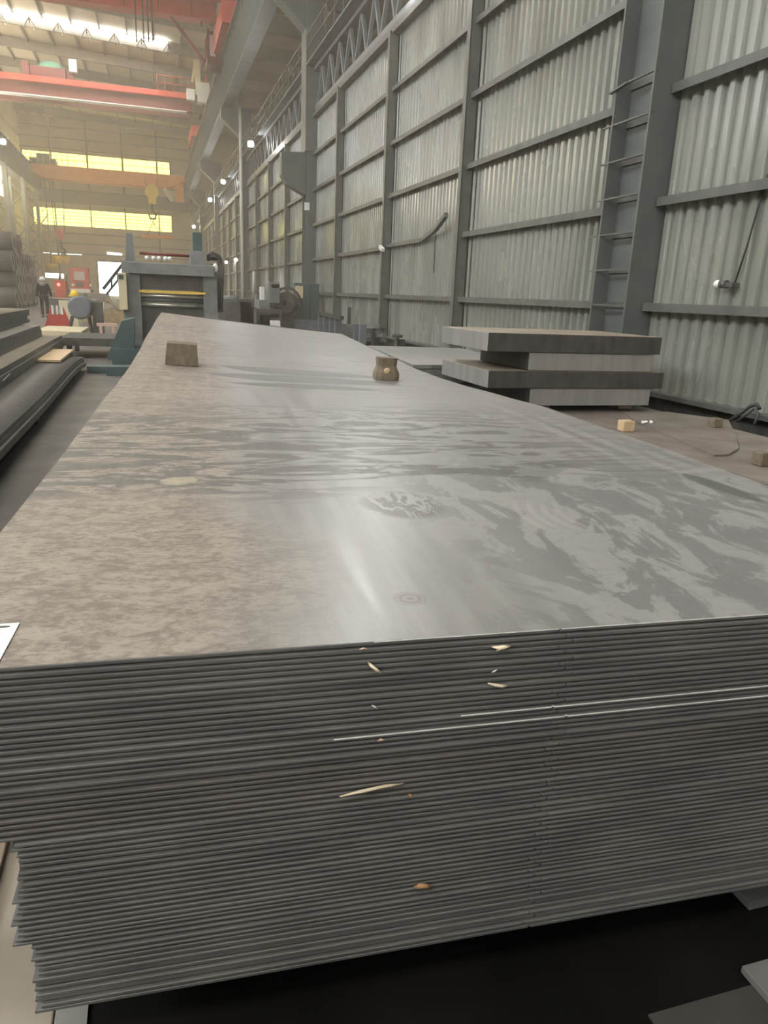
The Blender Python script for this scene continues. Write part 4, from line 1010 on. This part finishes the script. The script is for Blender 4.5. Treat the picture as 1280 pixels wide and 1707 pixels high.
# ================================================================== MID-GROUND LEFT: drum, frame, carts, truck
p = PZ(140, 556, 0)
t = thing('drum_on_stand', 'round blue-grey drum on a dark legged stand left of the levelling machine', 'drum', (p.x, p.y, 0))
build('drum_body', MB().tube([(p.x - .05, p.y - .35, .82), (p.x - .05, p.y - .3, .82), (p.x, p.y + .4, .82), (p.x, p.y + .45, .82)], [.30, .36, .36, .32], 20), M['drum'], t)
for dx, dy in ((-.45, -.2), (.25, -.2), (-.45, .4), (.25, .4)): build('leg', MB().beam((p.x + dx * .7, p.y + dy, .55), (p.x + dx, p.y + dy, .0), .06), M['dark'], t)
build('stand_post', MB().box(p.x + .3, p.x + .62, p.y, p.y + .3, 0, 1.0), M['machdark'], t)
build('cap', MB().tube([(p.x - .2, p.y, 1.15), (p.x - .2, p.y, 1.35)], [.2, .06], 10), M['yellow'], t)
p = PZ(98, 549, 0)
t = thing('red_stand', 'red steel A-frame stand on the floor behind the left plates', 'stand', (p.x, p.y, 0))
for s in (-1, 1): build('frame_leg', MB().beam((p.x + s * .42, p.y, .0), (p.x + s * .16, p.y, .75), .08), M['red'], t)
build('cross_plate', MB().hexa([(p.x - .36, p.y - .02, .12), (p.x + .36, p.y - .02, .12), (p.x + .36, p.y + .02, .12), (p.x - .36, p.y + .02, .12), (p.x - .22, p.y - .02, .52), (p.x + .22, p.y - .02, .52), (p.x + .22, p.y + .02, .52), (p.x - .22, p.y + .02, .52)]), M['red'], t)
for dx in (-.15, 0, .15): build('white_bar', MB().box(p.x + dx - .03, p.x + dx + .03, p.y - .05, p.y, .5, .8), M['white'], t)
p = PZ(100, 566, 0)
t = thing('low_cart', 'cream painted low platform cart in front of the red stand', 'cart', (p.x, p.y, 0))
build('cart_deck', MB().box(p.x - .62, p.x + .6, p.y - .1, p.y + 2.6, .12, .24), M['cream'], t)
pn = PZ(115, 547, 0); tag(build('cream_panel', MB().hexa([(pn.x - .32, 29.6, .001), (pn.x + .32, 29.6, .001), (pn.x + .32, 29.66, .001), (pn.x - .32, 29.66, .001), (pn.x - .32, 29.75, .95), (pn.x + .22, 29.75, .95), (pn.x + .22, 29.8, .95), (pn.x - .32, 29.8, .95)]), M['cream']), 'cream sheet panel leaning behind the red stand', 'panel')
for dx in (-.5, .45):
    for dy in (.2, 2.2): build('wheel', MB().ring((p.x + dx, p.y + dy, .08), (1, 0, 0), .08, .02, .06, 12), M['dark'], t)
# piles of flat stock behind the cart
for i, (px, py, w_, h_, lb_, mm) in enumerate(((118, 512, 3.2, .55, 'low pile of grey flat stock behind the red stand', 'greyplate'), (130, 503, 5.0, .8, 'wider dark pile of flat stock farther up the hall', 'slab'))):
    p = PZ(px, py, 0); t = thing('flat_stock_pile', lb_, 'pile', (p.x, p.y, 0))
    for j in range(4): build('plate', MB().box(p.x - w_ / 2 + rnd.uniform(-.1, .1), p.x + w_ / 2 + rnd.uniform(-.1, .1), p.y, p.y + 4, j * h_ / 4, (j + .85) * h_ / 4), M[mm], t)
# truck far up the hall
YT = 85.
a = PY(116, 446, YT); b = PY(150, 480, YT)
t = thing('truck', 'red truck with a white load window parked far up the hall', 'truck', ((a.x + b.x) / 2, YT, 0))
cx_ = a.x + 1.2
build('cab', MB().box(a.x, b.x - .1, YT, YT + 2, .9, a.z), M['red'], t)
build('windscreen', MB().box(a.x + .35, b.x - .45, YT - .03, YT, 1.9, a.z - .35), M['cabglass'], t)
build('grille', MB().box(a.x + .5, b.x - .6, YT - .04, YT, 1.2, 1.7), M['dark'], t)
for dx in (.2, 1.9): build('headlight', MB().ball((a.x + dx, YT - .03, 1.4), .16, .06, .12), M['white'], t)
build('bumper', MB().box(a.x - .1, b.x, YT - .25, YT, .55, 1.05), M['white'], t)
for dx in (.15, 2.0): build('wheel', MB().ring((a.x + dx, YT + .7, .5), (1, 0, 0), .5, .15, .3, 16), M['dark'], t)
a = PY(90, 467, YT - 12); b = PY(110, 489, YT - 12)
t = thing('forklift', 'small red vehicle with a glowing lamp behind the worker', 'forklift', ((a.x + b.x) / 2, YT - 12, 0))
build('body', MB().box(a.x, b.x, YT - 12, YT - 10, .3, max(.9, a.z)), M['red'], t)
build('counterweight', MB().box(a.x - .1, b.x + .1, YT - 10, YT - 9.2, .3, 1.0), M['darkred'], t)
build('mast', MB().box(a.x + .1, a.x + .2, YT - 9.2, YT - 9, 0, 2.2).box(b.x - .2, b.x - .1, YT - 9.2, YT - 9, 0, 2.2), M['dark'], t)
build('lamp', MB().ball(((a.x + b.x) / 2 - .1, YT - 12.03, a.z - .35), .14, .06, .14), M['taillight'], t)
for dx in (0, 1.0): build('wheel', MB().ring((a.x + .05 + dx, YT - 11.4, .3), (1, 0, 0), .3, .1, .22, 14), M['dark'], t)
# heap of scrap and stair by the machine
p = PZ(168, 545, 0)
for i in range(16):
    a = Vector((p.x + rnd.uniform(-.7, .9), p.y + 3.2 + rnd.uniform(0, 2.4), rnd.uniform(.352, .5))); d = Vector((rnd.uniform(-1, 1), rnd.uniform(-.4, .4), rnd.uniform(-.2, .9))).normalized() * rnd.uniform(.4, .9)
    d.z = abs(d.z); a.z = min(a.z, 1.0) 
    tag(build('scrap_bar', MB().beam(a - Vector((0, 0, 0)), a + d, .1, .06), M['scrap'] if i % 3 else M['tanplate']), 'short rusty yellow-brown bar in the scrap heap left of the levelling machine', 'scrap', 'bars in the scrap heap')
tag(build('scrap_bin', MB().box(p.x - .9, p.x + 1.4, p.y + 2.8, p.y + 2.9, 0, .5).box(p.x - .9, p.x + 1.4, p.y + 6, p.y + 6.1, 0, .5).box(p.x - .9, p.x - .8, p.y + 2.9, p.y + 6, 0, .5).box(p.x + 1.3, p.x + 1.4, p.y + 2.9, p.y + 6, 0, .5).box(p.x - .8, p.x + 1.3, p.y + 2.9, p.y + 6, .0, .35), M['scrap']), 'low rusty bin holding the scrap heap left of the levelling machine', 'bin')

# ================================================================== LEVELLING MACHINE
YM = 17.0
def mx(px, py=500, y=YM): return PY(px, py, y).x
def mz(px, py, y=YM): return PY(px, py, y).z
t = thing('levelling_machine', 'large grey plate levelling machine with rollers at the end of the big stack', 'machine', (mx(290), YM, 0))
xl, xr = mx(212), mx(358); ztop = mz(285, 440)
build('side_frame', MB().box(xl - .08, xl + .28, YM, YM + 2.4, .0, ztop + .02), M['machine'], t, .01)
build('side_frame', MB().box(xr - .24, xr + .06, YM, YM + 2.4, .0, ztop - .05), M['machine'], t, .01)
build('top_beam', MB().box(xl + .05, xr, YM - .12, YM + 2.2, mz(285, 459), ztop), M['machine'], t, .012)
build('upper_panel', MB().box(xl + .28, xr - .24, YM + .1, YM + 1.8, mz(285, 484), mz(285, 459)), M['machdark'], t)
pp_ = mz(285, 487)
build('guide_bar', MB().box(xl + .25, xr - .2, YM - .05, YM + .05, pp_ - .02, pp_ + .02), M['yellow'], t)
for k, py in enumerate((494, 501, 509)):
    z = mz(285, py); build('roller', MB().tube([(xl + .2, YM + .05 + .02 * k, z), (xr - .2, YM + .05 + .02 * k, z)], .045, 14), M['chrome'] if k != 1 else M['machdark'], t)
build('lower_panel', MB().box(xl + .2, xr - .2, YM + .15, YM + 1.8, .3, mz(285, 512)), M['machdark'], t)
build('feed_table', MB().box(xl - .3, xr + .1, YM - 1.5, YM + .1, .0, .36), M['teal'], t)
build('base_rail', MB().box(mx(146, 610, 14.6), xl + .4, 14.4, 14.8, .0, .12), M['teal'], t)
build('base_rail', MB().box(mx(180, 610, 14.6), xl + .4, 14.0, 14.35, .0, .16), M['teal'], t)
# tapered teal side pedestal
pd = MB().hexa([PY(177, 600, 15.6), PY(224, 600, 15.6), PY(224, 600, 15.6) + Vector((0, .8, 0)), PY(177, 600, 15.6) + Vector((0, .8, 0)), PY(203, 535, 15.6), PY(224, 530, 15.6), PY(224, 530, 15.6) + Vector((0, .8, 0)), PY(203, 535, 15.6) + Vector((0, .8, 0))])
build('pedestal', pd, M['teal'], t)
# control cabinet, pillars, top pipe
build('control_cabinet', MB().box(mx(199), mx(213), YM - .2, YM + .3, mz(206, 516), mz(206, 455)), M['cream'], t, .01)
build('cabinet_screen', MB().box(mx(200), mx(208), YM - .23, YM - .2, mz(206, 465), mz(206, 458)), M['teal'], t)
build('pillar', MB().hexa([(mx(211), YM + .6, ztop), (mx(228), YM + .6, ztop), (mx(228), YM + 1, ztop), (mx(211), YM + 1, ztop), (mx(215), YM + .6, mz(220, 386)), (mx(225), YM + .6, mz(220, 386)), (mx(225), YM + 1, mz(220, 386)), (mx(215), YM + 1, mz(220, 386))]), M['machine'], t)
build('motor_box', MB().box(mx(321), mx(346), YM + .4, YM + 1.1, ztop, mz(333, 417)), M['machine'], t, .01)
build('pillar', MB().box(mx(327), mx(342), YM + .5, YM + .9, mz(333, 417), mz(333, 385)), M['teal'], t)
build('top_pipe', MB().tube([(mx(236), YM + .7, mz(240, 420)), (mx(322), YM + .7, mz(322, 425))], .03, 10), M['darkred'], t)
for k in range(3):
    build('hose', MB().tube([PY(346, 428 + 3 * k, YM + .7), PY(354 - k, 421 + 3 * k, YM + .7), PY(364 + 2 * k, 426 + 2 * k, YM + .7), PY(365 + 3 * k, 445, YM + .7), PY(362 + 4 * k, 480, YM + .5), PY(363 + 3 * k, 520, YM + .4)], .035, 8), M['machdark'], t)
build('junction_head', MB().box(mx(352), mx(372), YM + .8, YM + 1.1, mz(362, 432), mz(362, 421)), M['dark'], t, .02)
build('white_rag', MB().ball(PY(359, 447, YM), .055, .05, .1), M['white'], t)
for px in (245, 256, 265, 276, 283): q = PY(px, 430 + (px - 245) * .04, YM + .3); build('bright_nut', MB().ball(q, .05, .04, .045, 8, 6), M['white'], t)
build('stair_stringer', MB().beam(PY(172, 482, YM + 3), PY(204, 441, YM + 3), .07), M['dark'], t)
build('stair_rail', MB().beam(PY(178, 490, YM + 3), PY(204, 458, YM + 3), .05).beam(PY(186, 463, YM + 3), PY(186, 480, YM + 3), .04).beam(PY(196, 452, YM + 3), PY(196, 468, YM + 3), .04), M['dark'], t)
tag(build('roller_bed', MB().box(mx(105, 560, 18), mx(205, 560, 18), 17.5, 19.5, .25, .42).box(mx(105, 560, 18) + .1, mx(105, 560, 18) + .2, 17.6, 17.7, 0, .25).box(mx(195, 560, 18), mx(200, 560, 18), 17.6, 17.7, 0, .25).box(mx(105, 560, 18) + .1, mx(105, 560, 18) + .2, 19.3, 19.4, 0, .25).box(mx(195, 560, 18), mx(200, 560, 18), 19.3, 19.4, 0, .25), M['curb']), 'low dark roller bed left of the levelling machine', 'table')
tag(build('pink_bar', MB().box(mx(161, 541, 24), mx(195, 541, 24), 24, 24.15, mz(180, 544, 24), mz(180, 539, 24)).box(mx(165, 541, 24), mx(170, 541, 24), 24.02, 24.12, 0, mz(180, 543, 24)).box(mx(186, 541, 24), mx(191, 541, 24), 24.02, 24.12, 0, mz(180, 543, 24)), M['pinkchip']), 'pale pink steel trestle left of the teal pedestal', 'trestle')

# ================================================================== MACHINES BESIDE THE RIGHT WALL
YG = 31.0
a = PY(491, 471, YG); b = PY(531, 550, YG)
t = thing('electrical_cabinet', 'dark green electrical cabinet at the foot of the bracket column', 'cabinet', ((a.x + b.x) / 2, YG, 0))
build('body', MB().box(a.x, b.x, YG, YG + .55, .0, a.z), M['teal'], t, .03)
build('notice', MB().box(a.x + .02, a.x + .35, YG - .02, YG - .002, a.z - .6, a.z - .12), M['cream'], t)
build('plinth', MB().box(a.x - .25, b.x + .1, YG - .5, YG, 0, .5), M['drum'], t)
build('door_seam', MB().box(b.x - .38, b.x - .36, YG - .012, YG + .01, .1, a.z - .05), M['dark'], t)
def mach(name, label, cat, Y, parts):
    t = None
    for nm, px0, px1, py0, py1, dep, m in parts:
        a = PY(px0, (py0 + py1) / 2, Y); b = PY(px1, (py0 + py1) / 2, Y); zt_ = PY((px0 + px1) / 2, py0, Y).z; zb_ = max(0.0, PY((px0 + px1) / 2, py1, Y).z)
        if t is None: t = thing(name, label, cat, ((a.x + b.x) / 2, Y, 0))
        if m == 'tube':
            r = (zt_ - zb_) / 2; build(nm, MB().tube([(a.x, Y + .3, (zt_ + zb_) / 2), (b.x, Y + .3, (zt_ + zb_) / 2)], r, 14), M['machine'], t)
        else: build(nm, MB().box(a.x, b.x, Y, Y + dep, zb_, zt_), M[m], t, .02)
    return t
mach('gear_unit', 'dark machine bed with gearboxes right of the levelling machine', 'machine', 27.0, (
    ('bed', 366, 420, 502, 575, 3, 'machdark'), ('motor', 368, 400, 493, 504, 1, 'tube'), ('gearbox', 400, 424, 498, 545, 1.2, 'machdark'), ('cover', 404, 428, 512, 575, .8, 'drum')))
mach('pump_unit', 'grey pump set with pale cylinders beside the wall left of the green cabinet', 'machine', 29.5, (
    ('bed', 424, 470, 515, 575, 2, 'machdark'), ('gear_housing', 432, 450, 500, 518, 1, 'machine'), ('motor', 446, 466, 500, 512, 1, 'tube'), ('control_head', 448, 466, 470, 505, .7, 'machine'), ('head_cap', 452, 466, 473, 481, .7, 'dark'),
    ('cylinder_guard', 434, 441, 478, 500, .3, 'white'), ('orange_guard', 449, 466, 522, 531, .4, 'darkred'), ('green_base', 432, 452, 524, 560, .5, 'green')))
RR = .6; t = thing('hose_reel', 'black hose reel standing left of the green electrical cabinet', 'reel', PY(478, 505, 30.5))
c = PY(478, 505, 30.5); build('reel_rim', MB().ring(c, (.6, 1, 0), .62, .54, .12, 26), M['dark'], t); build('reel_core', MB().ring(c, (.6, 1, 0), .42, .1, .5, 20), M['machdark'], t)
build('reel_stand', MB().box(c.x - .3, c.x + .3, c.y - .1, c.y + .4, 0, c.z - .3).beam(c + Vector((0, 0, .75)), c + Vector((0, 0, -.75)), .08).beam(c + Vector((-.6, .3, 0)), c + Vector((.6, -.3, 0)), .08), M['machdark'], t)
build('reel_guard', MB().box(c.x + .24, c.x + .32, c.y + .28, c.y + .36, c.z - .6, c.z + .5), M['cream'], t)
tag(build('white_crate', MB().box(PY(453, 540, 26).x, PY(467, 540, 26).x, 26, 26.4, mz(460, 545, 26), mz(460, 535, 26)).box(PY(454, 540, 26).x, PY(466, 540, 26).x, 26.05, 26.35, 0, mz(460, 545, 26)), M['white']), 'small white box standing behind the far edge of the big stack', 'box')
tag(build('fluorescent_tube', MB().tube([PX(423, 452, 6.55), PX(423, 490, 6.55)], .09, 10), M['white']), 'tall pale upright pipe beside the downpipe column foot', 'pipe')
# rack of upright stanchions right of the green cabinet
t = thing('stanchion_rack', 'dark rail rack with upright stanchions along the wall right of the green cabinet', 'rack', PX(560, 540, 6.2))
for i, (px, top, bot) in enumerate(((536, 522, 556), (545, 524, 558), (555, 528, 562), (564, 531, 566), (596, 540, 580), (606, 541, 582))):
    yq = 26 - i * 1.3; a = PY(px, top, yq); b = PY(px, bot, yq)
    build('stanchion', MB().box(a.x - .09, a.x + .09, yq, yq + .16, 0, a.z), M['drum'], t)
build('rack_rail', MB().beam(PY(528, 521, 26.6), PY(570, 530, 20.5), .12, .1), M['dark'], t)
t = thing('bar_bundle', 'bundle of dark steel bars on low supports along the wall', 'bars', PX(622, 565, 6.3))
for i, (px, py, px2, py2) in enumerate(((608, 543, 628, 544), (610, 552, 632, 553), (612, 560, 634, 558), (612, 566, 640, 566))):
    a = PY(px, py, 21); b = PY(px2, py2, 19); build('bar', MB().beam(a, b, .14, .12), M['machdark'] if i % 2 else M['machine'], t)
a = PY(630, 556, 19.5); build('bar_support', MB().box(a.x - .2, a.x + .1, 19.3, 19.5, 0, a.z + .15), M['dark'], t)
a = PY(612, 560, 21); build('bar_support', MB().box(a.x - .1, a.x + .2, 21, 21.2, 0, a.z + .2), M['dark'], t)
t = thing('bollard_valve', 'small dark valve with a hand wheel standing by the wall post', 'valve', PY(664, 575, 17))
a = PY(662, 560, 17); build('valve_stem', MB().tube([(a.x, 17, 0), (a.x, 17, a.z)], .05, 8).box(a.x, a.x + .2, 17, 17.2, 0, PY(668, 566, 17).z), M['dark'], t); build('hand_wheel', MB().ring((a.x, 17, a.z), (0, 0, 1), .13, .08, .06, 14), M['dark'], t)
t = thing('clutter_post', 'thin dark upright rod among the racks by the wall', 'rod', PY(582, 540, 24))
a = PY(583, 512, 24); build('rod', MB().box(a.x - .05, a.x + .05, 24, 24.1, 0, a.z), M['dark'], t); build('rod_base', MB().box(a.x - .6, a.x + .3, 23.9, 24.3, 0, PY(583, 540, 24).z), M['machine'], t)
# ------------------------------------------------------------------ clean up helper properties
for o in bpy.data.objects:
    if '_o' in o: del o['_o']
